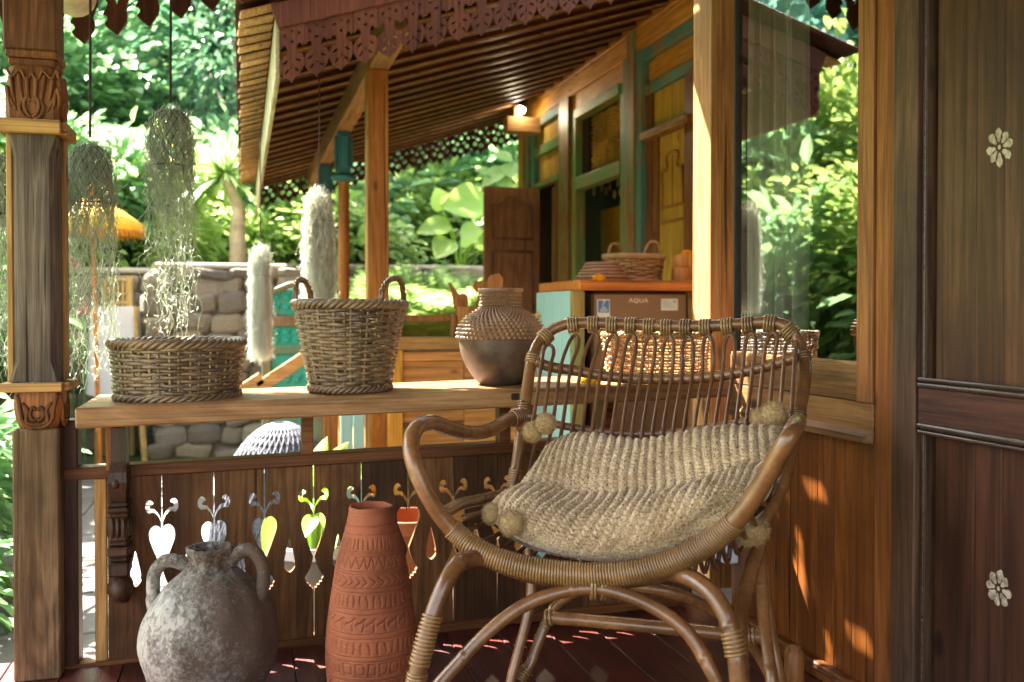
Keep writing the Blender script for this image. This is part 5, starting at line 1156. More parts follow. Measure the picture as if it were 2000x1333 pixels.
# ------------------------------------------------------------------ turquoise gate and stair rails
GY = 6.2
ga, gb = U(511, 600, Y=GY)[0], U(632, 600, Y=GY)[0]; gz = lambda py: U(560, py, Y=GY)[2]
gt = thing('carved_gate', ((ga+gb)/2, GY, GZ), 'weathered turquoise carved wooden gate in front of the stone wall', 'gate')
def gp(name, px0, px1, py0, py1, y0, y1, mat, parent=gt, b=.004):
    q = MB(); box(q, U(px0, 600, Y=GY)[0], U(px1, 600, Y=GY)[0], GY+y0, GY+y1, gz(py1) if py1 else GZ, gz(py0), b); return part(name, q, M[mat], parent)
gp('post', 511, 528, 546, None, -.03, .05, 'gateframe'); gp('post', 616, 632, 546, None, -.03, .05, 'gateframe')
for a_, b_ in ((617, 638), (676, 692)): gp('rail', 528.5, 615.5, a_, b_, -.012, .04, 'gateframe')
gp('bottom_rail', 528.5, 615.5, 860, None, -.012, .04, 'gateframe')
for k, (a_, b_) in enumerate(((565, 616.5), (638.5, 675.5), (692.5, 859))):
    p_ = gp('panel', 529, 615, a_, b_, .008, .03, 'tealgate'); q = MB()
    for i in range(4 if k < 2 else 6):
        for j in range(2):
            xx = U(540+i*20, 600, Y=GY)[0]; zz_ = gz(a_+(b_-a_)*(.3+.4*j)); sphere(q, (xx, GY+.006, zz_), (.026, .010, .018), 8, 6); sphere(q, (xx+.02, GY+.006, zz_+.022), (.012, .008, .012), 6, 5)
    part('carving', q, M['tealgate'], p_, True)
q = MB(); tube(q, spline([(ga+.06, GY+.0, gz(572)), ((ga+gb)/2-.06, GY, gz(562)), ((ga+gb)/2, GY, gz(556)), ((ga+gb)/2+.06, GY, gz(562)), (gb-.06, GY, gz(572))], 5), .02, 8); part('crest', q, M['gateframe'], gt, True)
for pts, lab in ((((470, 765), (512, 738)), 'short sloping pale stair rail left of the turquoise gate'), (((505, 758), (640, 668)), 'long sloping pale stair rail crossing the turquoise gate')):
    a_, b_ = U(*pts[0], Y=5.6), U(*pts[1], Y=5.6); d_ = nrm(b_-a_); q = MB(); beam(q, a_, b_, .05, .07, bev=.004)
    solo('stair_rail', q, M['light_x'], lab, 'stair rail', 'stair rails by the gate')
# ------------------------------------------------------------------ terrace, stone walls
TZ = 1.22
q = MB(); box(q, -3.6, -.665, 9.16, 12.2, GZ-.1, TZ, .01); box(q, -.664, .35, 8.45, 12.2, GZ-.1, TZ, .01); box(q, .351, 9, 10.75, 12.2, GZ-.1, TZ, .01); box(q, .6, 4.4, 9.45, 10.52, GZ-.1, .45, .01); structure('terrace', q, M['earth'])
hx = np.linspace(-34, 34, 41); hy_ = np.linspace(12, 60, 33)
q = MB(); vv = [(x, y, (TZ-.02 if y < 12.5 else TZ+(y-12)*.34+.5*math.sin(x*.4+y*.2))) for y in hy_ for x in hx]
q.add(vv, [(j*41+i, j*41+i+1, (j+1)*41+i+1, (j+1)*41+i) for j in range(32) for i in range(40)]); structure('hillside', q, M['earth'])
stones = []
for k in range(9):
    q = MB(); sphere(q, (0, 0, 0), (1, 1, 1), 10, 7); v = q.verts(); rr = np.random.default_rng(k)
    fz = rr.normal(0, 1, (6, 3)); fp = rr.uniform(0, 6, 6); s_ = 1+.20*sum(np.sin(v@f+p) for f, p in zip(fz, fp))/2
    v = np.sign(v)*np.abs(v)**.55*s_[:, None]; q.v = [v]; me = mesh_of('stone', q, False); me.materials.append(M['stone']); stones.append(me)
def stone_wall(x0, x1, y, z0, z1, label, seed, sw=.21, shh=.155, side=None):
    rr = random.Random(seed); w_ = thing('stone_wall', ((x0+x1)/2, y, z0), label, 'stone wall')
    q = MB(); box(q, x0, x1, y+.03, y+.30, z0-.1, z1-.02, .01); part('core', q, M['mortar'], w_)
    q = MB(); box(q, x0-.02, x1+.02, y-.03, y+.33, z1-.02, z1+.03, .015); part('coping', q, M['coping'], w_)
    z = z0
    while z < z1-.06:
        hh_ = shh*rr.uniform(.8, 1.15); hh_ = min(hh_, z1-.02-z); x = x0-rr.uniform(0, .12)
        while x < x1-.05:
            ww = sw*rr.uniform(.7, 1.35); o = bpy.data.objects.new('stone', rr.choice(stones)); COL.objects.link(o); o.parent = w_
            o.location = (x+ww/2-(x0+x1)/2, .03+rr.uniform(-.015, .02), z+hh_/2+rr.uniform(-.02, .02)-z0); o.scale = (ww*.54, .085*rr.uniform(.8, 1.3), hh_*.57); o.rotation_euler = (rr.uniform(-.15, .15), rr.uniform(-.25, .25), rr.uniform(-.1, .1)); x += ww
        z += hh_
    return w_
stone_wall(-.66, .36, 8.2, GZ, U(420, 521, Y=8.2)[2], 'sunlit rough stone retaining wall behind the turquoise gate', 1)
stone_wall(-3.4, -.68, 8.9, GZ, U(250, 530, Y=8.9)[2], 'shaded stone retaining wall set back behind the draped chair', 2, .24, .17)
stone_wall(.36, 4.6, 10.6, .25, U(850, 524, Y=10.6)[2], 'long low stone wall below the broad leaved plants', 3, .23, .16)
# ------------------------------------------------------------------ foliage builders
def leaves(P, D, size, width=.5, fold=.25, droop=.2, r=None):
    """six point leaves: P base points, D directions, size lengths"""
    r = r or rng; n = len(P); D = D/np.maximum(1e-9, np.linalg.norm(D, axis=1))[:, None]; up_ = np.array([0, 0, 1.0])+r.normal(0, .35, (n, 3))
    Sd = np.cross(D, up_); Sd /= np.maximum(1e-9, np.linalg.norm(Sd, axis=1))[:, None]; Nn_ = np.cross(Sd, D); L = np.broadcast_to(size, (n,))[:, None]; W_ = L*width*.5
    pts = [P, P+D*L*.35+Sd*W_+Nn_*L*fold*.25, P+D*L*.72+Sd*W_*.72+Nn_*L*(fold*.2-droop*.3), P+D*L+Nn_*L*(-droop), P+D*L*.72-Sd*W_*.72+Nn_*L*(fold*.2-droop*.3), P+D*L*.35-Sd*W_+Nn_*L*fold*.25]
    V = np.stack(pts, 1).reshape(-1, 3); F = []
    for i in range(n): o = 6*i; F += [(o, o+1, o+2, o+3), (o, o+3, o+4, o+5)]
    return V, F
def crown(c, rad, nclump, per, size, cr=.32, seed=0, width=.5, shell=.5, droop=.25, flat=0.0):
    r = np.random.default_rng(seed); c = np.asarray(c, float); rad = np.asarray(rad, float)
    C = r.normal(0, 1, (nclump, 3)); C /= np.linalg.norm(C, axis=1)[:, None]; C = C*(shell+(1-shell)*r.random((nclump, 1)))*rad*r.uniform(.72, 1.1, (nclump, 1)); C[:, 2] = np.maximum(C[:, 2], -rad[2]*.8)
    q = np.repeat(C, per, 0); o = r.normal(0, 1, q.shape)*rad.mean()*cr*.62*np.array([1, 1, .7]); P = c+q+o
    D = o+.5*q/np.maximum(.1, rad)*rad.mean()+r.normal(0, .3, q.shape)*rad.mean()*cr; D[:, 2] = D[:, 2]*(1-flat)-.15*rad.mean()*cr
    V, F = leaves(P, D, size*r.uniform(.6, 1.25, len(P)), width, .25, droop, r); q_ = MB(); q_.add(V, F); return q_, c+C
def tree(name, base, h, cr_c, cr_r, mat, label, group, cat='tree', nclump=60, per=60, size=.2, seed=0, trunk=.1, width=.5, bark='bark', cr=.32, shell=.5, droop=.25):
    base = np.asarray(base, float); t = thing(name, base, label, cat, group); cc = base+np.array([cr_c[0], cr_c[1], h])
    q, C = crown(cc, cr_r, nclump, per, size, cr, seed, width, shell, droop); part('crown' if cat == 'tree' else 'foliage', q, M[mat], t)
    q = MB(); r = random.Random(seed); m = base+np.array([r.uniform(-.2, .2)*trunk*5, 0, h*.5])
    tube(q, spline([base-np.array([0, 0, .2]), m, cc-np.array([0, 0, cr_r[2]*.1])], 5), np.linspace(trunk, trunk*.45, 11), 8)
    for k in range(6): e = C[k*max(1, nclump//7) % len(C)]; tube(q, spline([m+(cc-m)*(k/8), (m+e)/2+np.array([0, 0, .15*h*.3]), e], 4), np.linspace(trunk*.5, trunk*.12, 9), 6)
    part('trunk' if cat == 'tree' else 'stems', q, M[bark], t, True); return t
# hillside trees: three kinds, copied
protos = [tree('tree', (-5.5, 15.0, 2.0), 2.6, (0, 0), (2.0, 1.8, 2.4), 'lf_teal', 'bluish tree with large rounded leaves on the hillside', 'trees on the hillside', nclump=60, per=34, size=.32, seed=1, width=.85, cr=.26),
          tree('tree', (2.6, 15.5, 2.0), 2.8, (0, 0), (1.9, 1.8, 2.5), 'lf_dark', 'dark tree with small dense leaves on the hillside', 'trees on the hillside', nclump=66, per=50, size=.21, seed=2, cr=.26),
          tree('tree', (-2.6, 14.2, 1.8), 1.7, (0, 0), (1.7, 1.5, 1.7), 'lf_mid', 'mid green bushy tree on the hillside', 'trees on the hillside', nclump=56, per=46, size=.22, seed=3, width=.6, cr=.26)]
rr = random.Random(5)
spots = []
for j, (y, n_, sp_x) in enumerate(((14.6, 11, 2.3), (18.0, 11, 2.9), (22.5, 11, 3.6), (28, 9, 5.0))):
    for i in range(n_): spots.append((-.5+(i-n_/2+.5+(.5 if j % 2 else 0))*sp_x+rr.uniform(-.5, .5), y+rr.uniform(-.8, .8), j))
for (x, y, j) in spots:
    kx_ = 0 if x < -2.6 else (1 if x > .2 else rr.choice((0, 1))); kx_ = rr.choice((kx_, kx_, kx_, 2)) if j == 0 else kx_
    if j == 0 and -6.3 < x < -1.8 and rr.random() < .0: continue
    o = dup(protos[kx_]); s_ = (1.0, 1.25, 1.5, 2.0)[j]*rr.uniform(.85, 1.15); o.scale = (s_, s_, s_*rr.uniform(.95, 1.2)); o.location = (x, y, TZ+(y-12)*.34-.2); o.rotation_euler = (0, 0, rr.uniform(0, 6.28))
# bright bushes on the terrace behind the walls
bushes = [tree('bush', (-2.2, 9.8, TZ), .62, (0, 0), (.62, .5, .60), 'lf_bright', 'yellow green leafy bush growing on top of the stone terrace', 'bushes on the terrace', 'bush', 34, 42, .13, 11, .025, .55, 'bark', .36, .35),
          tree('bush', (-1.2, 9.7, TZ), .75, (0, 0), (.55, .5, .72), 'lf_mid', 'mid green leafy bush growing on top of the stone terrace', 'bushes on the terrace', 'bush', 34, 40, .15, 12, .025, .6, 'bark', .36, .35),
          tree('bush', (1.3, 11.1, TZ), .50, (0, 0), (.60, .45, .50), 'lf_pale', 'pale glossy leaved bush growing on top of the stone terrace', 'bushes on the terrace', 'bush', 30, 40, .16, 13, .025, .6, 'bark', .36, .35)]
for (x, y, k, s_) in ((-3.0, 9.6, 0, 1.2), (-2.6, 10.6, 0, 1.5), (-1.7, 10.4, 1, 1.3), (-.9, 10.2, 0, 1.25), (-.55, 9.3, 0, .55), (.15, 10.9, 0, .8), (-.1, 11.9, 1, 1.5), (-1.5, 9.2, 0, .75), (-2.3, 9.3, 0, .8), (.9, 11.3, 0, 1.1), (2.2, 12.4, 0, 1.05), (2.9, 12.3, 2, 1.2), (3.5, 11.4, 0, 1.2), (4.3, 11.6, 2, 1.4), (1.3, 12.4, 1, 1.5), (2.6, 12.9, 0, 1.7), (-3.4, 10.4, 1, 1.7), (-1.3, 11.6, 0, 1.6), (3.6, 12.6, 1, 1.9), (.6, 12.4, 0, 1.7), (-2.9, 11.8, 0, 1.7), (-4.4, 10.8, 0, 1.9), (.62, 10.95, 2, .7), (1.65, 10.95, 2, .5)):
    o = dup(bushes[k]); o.location = (x, y, TZ-.03); o.scale = (s_,)*3; o.rotation_euler = (0, 0, rr.uniform(0, 6.28))
# garden plants left of the porch, close by and mirrored in the window
nb_ = [tree('garden_shrub', (-1.75, 4.3, GZ), .55, (0, 0), (.42, .42, .55), 'lf_mid', 'leafy green shrub standing left of the porch post', 'shrubs beside the porch', 'shrub', 34, 36, .12, 21, .02, .45, 'bark', .36, .35),
       tree('garden_shrub', (-2.9, 7.2, GZ), 1.5, (0, 0), (.8, .8, 1.35), 'lf_bright', 'tall bright sunlit shrub standing left of the porch', 'shrubs beside the porch', 'shrub', 70, 60, .13, 22, .03, .5, 'bark', .3, .4)]
for (x, y, k, s_, z) in ((-1.35, 3.5, 0, .75, 1), (-1.55, 5.2, 0, 1.0, 1), (-2.2, 5.4, 0, 1.4, 1.3), (-3.6, 6.2, 1, 1.0, 1.0), (-4.3, 8.2, 1, 1.35, 1.0), (-5.2, 6.6, 1, 1.2, 1.15), (-3.3, 9.4, 1, 1.1, 1.0), (-2.6, 6.1, 0, 1.5, 1.2), (-6.4, 8.8, 1, 1.7, 1.2), (-4.9, 10.5, 1, 1.8, 1.1), (-2.35, 7.9, 0, 1.9, 1.3), (-1.2, 3.0, 0, .6, 1), (-1.05, 3.25, 0, .62, 1.2), (-1.25, 4.3, 0, .9, 1.2), (-1.0, 2.9, 0, .5, .9), (-2.6, 4.2, 0, 1.5, 1.3), (-3.5, 4.7, 0, 1.9, 1.2), (-1.9, 3.6, 0, 1.1, 1.2)):
    o = dup(nb_[k]); o.location = (x, y, GZ); o.scale = (s_, s_, s_*z); o.rotation_euler = (0, 0, rr.uniform(0, 6.28))
gm = MB(); n_ = 5200; P = np.stack([rng.uniform(-3.4, -.75, n_), rng.uniform(2.2, 8.3, n_), np.full(n_, GZ)], 1); P = P[(P[:, 0] < -.95-.16*(P[:, 1]-2.5)) | ((P[:, 1] < 4.6) & (P[:, 0] < -.95))]
Vg, Fg = leaves(P, np.stack([rng.normal(0, .4, len(P)), rng.normal(0, .4, len(P)), np.ones(len(P))], 1), rng.uniform(.05, .13, len(P)), .22, .1, .2); gm.add(Vg, Fg); solo('ground_cover', gm, M['grass'], None, None, kind='stuff')
# ------------------------------------------------------------------ dracaena palm
dp_ = U(466, 512, Y=9.3); dp_[2] = TZ
dr = thing('dracaena', dp_, 'spiky dracaena palm with pale trunk growing above the stone wall', 'palm')
top = U(440, 345, d=np.dot(dp_-_O, _fw)); q = MB(); tube(q, spline([dp_, dp_+np.array([-.01, 0, .45]), (dp_+top)/2+np.array([.06, 0, .2]), top], 6), np.linspace(.085, .05, 19), 12); part('trunk', q, M['barkpale'], dr, True)
q = MB()
for k in range(120):
    a_ = random.uniform(0, 6.283); e = random.uniform(-.5, 1.35); L_ = random.uniform(.42, .62); d_ = np.array([math.cos(a_)*math.cos(e), math.sin(a_)*math.cos(e), math.sin(e)]); s_ = nrm(np.cross(d_, (0, 0, 1)+rng.normal(0, .2, 3))); V = []
    for t in np.linspace(0, 1, 6):
        p_ = top+d_*L_*t+np.array([0, 0, -.34*L_*t*t*(1.2-math.sin(e)*.6)]); w_ = .021*(1-t**2.2)+.001; V += [p_-s_*w_, p_+s_*w_]
    q.add(V, [(2*i, 2*i+1, 2*i+3, 2*i+2) for i in range(5)])
part('fronds', q, M['lf_pale'], dr)
# ------------------------------------------------------------------ broad leaved plants
def bigleaf(mb, base, tip, w_, up_=(0, 0, 1), n=9, cup=.15, sag=.12):
    base, tip = np.asarray(base, float), np.asarray(tip, float); ax = tip-base; L_ = np.linalg.norm(ax); s_ = nrm(np.cross(ax, up_)); nn = nrm(np.cross(s_, ax)); V = []
    for i, t in enumerate(np.linspace(0, 1, n)):
        wd = w_*math.sin(math.pi*min(1, t*.94+.06)**.72)**.85*(1 if t < .98 else .05); c_ = base+ax*t-np.array([0, 0, sag*L_*t*t])
        for u_ in (-1, -.5, 0, .5, 1): V.append(c_+s_*wd*u_+nn*(abs(u_)**1.5*cup*wd*1.6+.02*w_*math.sin(i*2.3+u_*3)))
    mb.add(V, [(i*5+j, i*5+j+1, (i+1)*5+j+1, (i+1)*5+j) for i in range(n-1) for j in range(4)])
def broad_plant(name, base, spec, mat, label, cat='plant', d=None, group=None):
    t = thing(name, base, label, cat, group); base = np.asarray(base, float)
    for (bx_, by_, tx, ty, w_, dd) in spec:
        a_, b_ = U(bx_, by_, d=d+dd), U(tx, ty, d=d+dd-.15); q = MB(); bigleaf(q, a_, b_, w_, up_=np.array([-.2, -.75, .6])); o = part('leaf', q, M[mat], t, True)
        q = MB(); tube(q, spline([base, base*.5+a_*.5+np.array([0, 0, .12]), a_], 5), .012, 6); part('stalk', q, M[mat], o, True)
b = U(900, 520, Y=10.95); b[2] = TZ
broad_plant('elephant_ear', b, [(945, 400, 860, 395, .30, 0), (925, 420, 985, 400, .28, .15), (880, 440, 812, 448, .16, -.1), (900, 470, 945, 445, .20, -.2), (880, 470, 850, 500, .17, -.2), (930, 470, 990, 480, .18, 0), (865, 410, 850, 360, .14, .1)], 'lf_banana', 'elephant ear plant with broad yellow green leaves above the stone wall', d=np.dot(b-_O, _fw))
b = U(975, 350, Y=11.4); b[2] = TZ
broad_plant('pale_leaf_plant', b, [(985, 330, 940, 360, .12, 0), (990, 320, 1010, 350, .12, 0), (1000, 310, 960, 300, .10, 0), (975, 345, 1000, 375, .11, 0), (960, 340, 930, 330, .09, 0)], 'lf_pale', 'plant with pale shining leaves behind the open door leaf', d=np.dot(b-_O, _fw))
b = U(590, 480, Y=10.8); b[2] = TZ
broad_plant('elephant_ear', b, [(600, 470, 550, 430, .15, 0), (610, 460, 660, 430, .16, 0), (585, 480, 545, 490, .13, -.1), (480, 440, 505, 470, .14, 0), (440, 470, 400, 440, .14, 0), (700, 470, 740, 440, .15, 0)], 'lf_bright', 'sunlit broad leaved plant behind the white hanging moss', d=np.dot(b-_O, _fw))
# fern clump in front of the low stone wall
fern_protos = []
def fern(base, label, R_, n, seed):
    t = thing('fern', base, label, 'fern', 'ferns below the stone wall'); r = np.random.default_rng(seed); q = MB(); base = np.asarray(base, float)
    for k in range(n):
        a_ = r.uniform(0, 6.283); e = r.uniform(.75, 1.4); L_ = R_*r.uniform(.7, 1.1); d_ = np.array([math.cos(a_)*math.cos(e), math.sin(a_)*math.cos(e), math.sin(e)]); s_ = nrm(np.cross(d_, (0, 0, 1))); ts = np.linspace(.15, 1, 13)
        C = [base+d_*L_*t_+np.array([0, 0, -.30*L_*t_*t_]) for t_ in ts]
        for i, t_ in enumerate(ts):
            l_ = L_*.26*math.sin(math.pi*min(1, t_*.9+.1))+.01
            for sg in (-1, 1):
                p_ = C[i]; e_ = p_+s_*sg*l_+d_*l_*.45-np.array([0, 0, l_*.25]); w_ = d_*l_*.11; q.add([p_-w_, p_+w_, e_], [(0, 1, 2)])
        tube(q, C, .004, 4)
    part('fronds', q, M['lf_fern'], t); return t
fb_ = U(830, 640, Y=9.7); fb_[2] = .45
f0 = fern(fb_, 'yellow green feathery fern below the long low stone wall', 1.4, 46, 4)
for px, y, s_ in ((770, 9.9, .95), (890, 9.8, .9), (720, 10.1, .8), (845, 9.6, .8)):
    o = dup(f0); p_ = U(px, 640, Y=y); o.location = (p_[0], p_[1], .44); o.scale = (s_,)*3; o.rotation_euler = (0, 0, rr.uniform(0, 6))
# ------------------------------------------------------------------ potted plants in the yard
def pot(c, r, h, mat, rim, name, label, group=None):
    t = thing(name, c, label, 'plant pot', group); q = MB(); lathe(q, [(r*.68, 0), (r*.72, .01), (r*.96, h*.88), (r, h*.88), (r*1.06, h*.9), (r*1.06, h), (r*.95, h), (r*.9, h*.85), (.001, h*.85)], c, 30, cap=True); part('pot_body', q, M[mat], t, 45)
    q = MB(); lathe(q, [(r*1.065, h*.9), (r*1.075, h*.92), (r*1.075, h*.99), (r*1.0, h*1.004)], c, 30, cap=False); part('pot_rim', q, M[rim], t, 45); return t
c1 = U(615, 1040, d=3.45); c1[2] = GZ+.01; pt1 = pot(c1, .15, .40, 'potdark', 'potrim', 'plant_pot', 'dark glazed pot holding a broad leaved plant behind the balustrade')
d1 = np.dot(c1-_O, _fw)
broad_plant('potted_plant', np.array([c1[0], c1[1], GZ+.35]), [(612, 960, 640, 832, .045, 0), (620, 960, 682, 842, .045, .05), (560, 1000, 515, 1075, .055, -.15), (590, 985, 540, 1000, .05, -.05), (625, 1000, 600, 905, .045, .1), (640, 980, 720, 870, .04, .1), (610, 1010, 585, 1050, .035, -.2), (640, 990, 655, 1060, .035, -.15), (660, 960, 765, 868, .03, .2)], 'lf_banana', 'bright broad leaved plant growing in the dark glazed pot', d=d1)
c2 = U(800, 1000, d=3.55); c2[2] = GZ+.01; pot(c2, .135, .47, 'terra', 'terra', 'plant_pot', 'terracotta pot standing behind the balustrade hearts')
# woven dome
c3 = U(548, 900, d=4.5); c3[2] = GZ+.01; h3 = U(548, 829, d=4.5)[2]-GZ
q = MB(); R3 = .34
for k in range(40):
    for sg in (1, -1):
        ts = np.linspace(0, 1, 14); V = [c3+np.array([R3*math.cos(k*2*math.pi/40+sg*t*1.1)*math.sin(math.pi/2*(1-t*.93)), R3*math.sin(k*2*math.pi/40+sg*t*1.1)*math.sin(math.pi/2*(1-t*.93)), h3*math.cos(math.pi/2*(1-t*.93))]) for t in ts]; tube(q, V, .0042, 4)
dm = thing('woven_dome', c3, 'grey blue woven dome standing in the yard behind the balustrade', 'woven dome'); part('lattice', q, M['domeweave'], dm, True)
q = MB(); lathe(q, [(R3*.985*math.sin(math.pi/2*(1-t)), h3*.985*math.cos(math.pi/2*(1-t))) for t in np.linspace(0, .999, 14)], c3, 60, cap=False); part('shell', q, M['domeweave'], dm, True)
for px, py in ((345, 893), (421, 891)):
    p_ = U(px, py, Z=GZ); marigold((p_[0], p_[1], GZ), .045, 'orange marigold on the yard path, '+('left one, seen over the first fence heart' if px < 400 else 'right one, nearer the woven dome'), 'marigolds on the yard path')
# ------------------------------------------------------------------ tall bamboo chair with white cloth, parasol
dch = 7.9; cc = U(225, 893, d=dch); cc[2] = GZ
bc = thing('tall_bamboo_chair', cc, 'tall pale bamboo bar chair under a white cloth before the stone wall', 'chair')
def CH(px, py, o=0): return U(px, py, d=dch+o)
for (a_, b_, c_, d_, o1, o2) in ((196, 600, 190, 893, -.15, -.25), (262, 600, 283, 890, -.15, -.25), (205, 545, 204, 880, .2, .25), (254, 540, 258, 880, .2, .25)):
    q = MB(); p1_ = CH(c_, d_, o2); p1_[2] = GZ; tube(q, [CH(a_, b_, o1), p1_], .026, 10); part('leg', q, M['bamboo'], bc, 50)
for py in (548, 575, 592): q = MB(); tube(q, [CH(203, py, .2), CH(256, py, .2)], .018, 8); part('back_rail', q, M['bamboo'], bc, 50)
for px in (213, 222, 231, 240, 248): q = MB(); tube(q, [CH(px, 546, .2), CH(px, 600, .2)], .012, 8); part('back_slat', q, M['bamboo'], bc, 50)
q = MB(); a_, b_ = CH(196, 605), CH(262, 605); box(q, a_[0], b_[0], cc[1]-.2, cc[1]+.25, a_[2]-.03, a_[2], .01); part('seat', q, M['bamboo'], bc)
q = MB(); nu_, nv_ = 44, 16; zt_ = CH(230, 600)[2]; zb_ = CH(230, 768)[2]; x0, x1 = CH(190, 605)[0], CH(264, 605)[0]; V = []
for j in range(nv_):
    t = j/(nv_-1)
    for i in range(nu_):
        s_ = i/(nu_-1); a_ = s_*4; k_ = int(min(3, a_)); f_ = a_-k_; o_ = .010+.035*t
        crn = [(x0-o_, cc[1]+.26+o_), (x0-o_, cc[1]-.22-o_), (x1+o_, cc[1]-.22-o_), (x1+o_, cc[1]+.26+o_), (x0-o_, cc[1]+.26+o_)]
        x = crn[k_][0]*(1-f_)+crn[k_+1][0]*f_; y = crn[k_][1]*(1-f_)+crn[k_+1][1]*f_; V.append((x+.016*t*math.sin(i*1.7), y+.016*t*math.cos(i*1.9), zt_+.004-(zt_-zb_)*t+.02*t*math.sin(i*.8)))
q.add(V, [(j*nu_+i, j*nu_+i+1, (j+1)*nu_+i+1, (j+1)*nu_+i) for j in range(nv_-1) for i in range(nu_-1)]); q.add([(x0-.01, cc[1]+.27, zt_+.004), (x0-.01, cc[1]-.23, zt_+.004), (x1+.01, cc[1]-.23, zt_+.004), (x1+.01, cc[1]+.27, zt_+.004)], [(0, 1, 2, 3)])
solo('white_cloth', q, M['clothwhite'], 'white cloth hanging over the seat of the tall bamboo chair', 'cloth', smooth=True)
dpa = 6.9; pb_ = U(196, 900, d=dpa); pb_[2] = GZ; ptop = U(178, 372, d=dpa)
pa_ = thing('parasol', pb_, 'small yellow and orange ceremonial parasol on an orange pole', 'parasol')
q = MB(); tube(q, [pb_, ptop], .016, 10); part('pole', q, M['pole'], pa_, 50)
q = MB(); ax = nrm(ptop-pb_); R_ = .36; zc_ = U(185, 448, d=dpa)[2]; hh_ = U(180, 385, d=dpa)[2]-zc_; n_ = 64; pr_ = [(.005, hh_), (.06, hh_*.95), (R_*.6, hh_*.55), (R_, hh_*.12), (R_*1.0, -.02)]
cx_ = U(182, 430, d=dpa); a = np.arange(n_)*2*math.pi/n_; V = np.array([[cx_[0]+r*math.cos(t)*(1-.02*(i % 8 == 0)), cx_[1]+r*math.sin(t)*(1-.02*(i % 8 == 0)), zc_+z] for r, z in pr_ for i, t in enumerate(a)])
q.add(V, [(i*n_+j, i*n_+(j+1) % n_, (i+1)*n_+(j+1) % n_, (i+1)*n_+j) for i in range(len(pr_)-1) for j in range(n_)]); part('canopy', q, M['parasol'], pa_, True)
q = MB()
for i in range(n_): t = a[i]; dt = a[1]*.46; q.add([(cx_[0]+R_*1.004*math.cos(t-dt), cx_[1]+R_*1.004*math.sin(t-dt), zc_-.015), (cx_[0]+R_*1.004*math.cos(t+dt), cx_[1]+R_*1.004*math.sin(t+dt), zc_-.015), (cx_[0]+R_*1.01*math.cos(t), cx_[1]+R_*1.01*math.sin(t), zc_-.075)], [(0, 1, 2)])
part('fringe', q, M['parasolred'], pa_)
q = MB(); sphere(q, ptop, (.03, .03, .045), 10, 8); part('finial', q, M['parasolred'], pa_, True)
for px, py, d_, lab in ((142, 517, 7.6, 'pink torch flower on a tall stem above the stone wall'), (163, 612, 7.2, 'pink flower head beside the white cloth')):
    p_ = U(px, py, d=d_); q = MB()
    for k in range(40): a_ = random.uniform(0, 6.28); e = random.uniform(-.3, 1.5); n__ = np.array([math.cos(a_)*math.cos(e), math.sin(a_)*math.cos(e), math.sin(e)]); s_ = nrm(np.cross(n__, rng.normal(0, 1, 3))); q.add([p_, p_+n__*.03+s_*.015, p_+n__*.06, p_+n__*.03-s_*.015], [(0, 1, 2, 3)])
    fl_t = thing('pink_flower', (p_[0], p_[1], GZ), lab, 'flower'); part('petals', q, M['pink'], fl_t); q = MB(); tube(q, [(p_[0], p_[1], GZ), p_], .008, 6); part('stem', q, M['lf_mid'], fl_t)
# ------------------------------------------------------------------ hanging spanish moss
def moss_mesh(seed, Rr, Ltot, dense, nst, tails):
    r = np.random.default_rng(seed); q = MB()
    for k in range(nst):
        a_ = r.uniform(0, 6.283); tail = r.random() < tails; Rv = Rr*(r.uniform(.55, 1.0) if dense > .3 else 1.0)
        z0_ = -(r.random()**1.5 if dense < .3 else r.random()**1.1)*dense*.95; L_ = (r.uniform(.04, .11) if dense < .3 else r.uniform(.10, .40)) if not tail else r.uniform(.35, 1.0)*(Ltot+z0_)
        L_ = min(L_, Ltot+z0_); n = max(5, int(L_/.022)); t = np.linspace(0, 1, n); rad0 = Rv*r.uniform(.82, 1.08)*math.sqrt(max(0.05, 1-(1+z0_/.045)**2)) if z0_ > -.045 else Rv*r.uniform(.82, 1.12)
        cx_, cy_ = rad0*math.cos(a_), rad0*math.sin(a_); w1, w2, p1_, p2_ = r.uniform(25, 60), r.uniform(25, 60), r.uniform(0, 6), r.uniform(0, 6); am = r.uniform(.004, .013 if dense < .3 else .017)*(1 if not tail else 1.3)
        drift = r.normal(0, .015, 2); P_ = np.stack([cx_+am*np.sin(w1*L_*t*1.3+p1_)+drift[0]*t, cy_+am*np.cos(w2*L_*t*1.3+p2_)+drift[1]*t, z0_-L_*t+am*.8*np.sin(w2*L_*t+p1_)], 1)
        tube(q, P_, np.linspace(.0010, .0005, n), 3, cap=False)
        for b_ in range(int(n*.5)):
            i = r.integers(0, n); d_ = r.normal(0, 1, 3)*np.array([1, 1, .6]); d_ = nrm(d_); l_ = r.uniform(.010, .030); s_ = nrm(np.cross(d_, (.3, .2, 1)))*.0008; m_ = P_[i]+d_*l_*.6+np.array([0, 0, l_*.15]); q.add([P_[i]-s_, P_[i]+s_, m_+s_, m_-s_, P_[i]+d_*l_-np.array([0, 0, l_*.3])], [(0, 1, 2, 3), (3, 2, 4)])
    return q
def wire_mesh(Rr, L_):
    q = MB(); n = 40
    for k in range(16):
        for sg in (1, -1): t = np.linspace(0, 1, 16)**1.6; rr_ = Rr*np.sqrt(np.clip(1-np.clip(1-L_*t/.045, 0, 1)**2, .02, 1)); tube(q, np.stack([rr_*np.cos(k*math.pi/8+sg*t*1.9), rr_*np.sin(k*math.pi/8+sg*t*1.9), -L_*t-.004], 1), .0009, 3, cap=False)
    for z in (-L_,): a_ = np.arange(n)*2*math.pi/n; tube(q, np.stack([Rr*np.cos(a_), Rr*np.sin(a_), z+0*a_], 1), .0016, 4, closed=True)
    return q
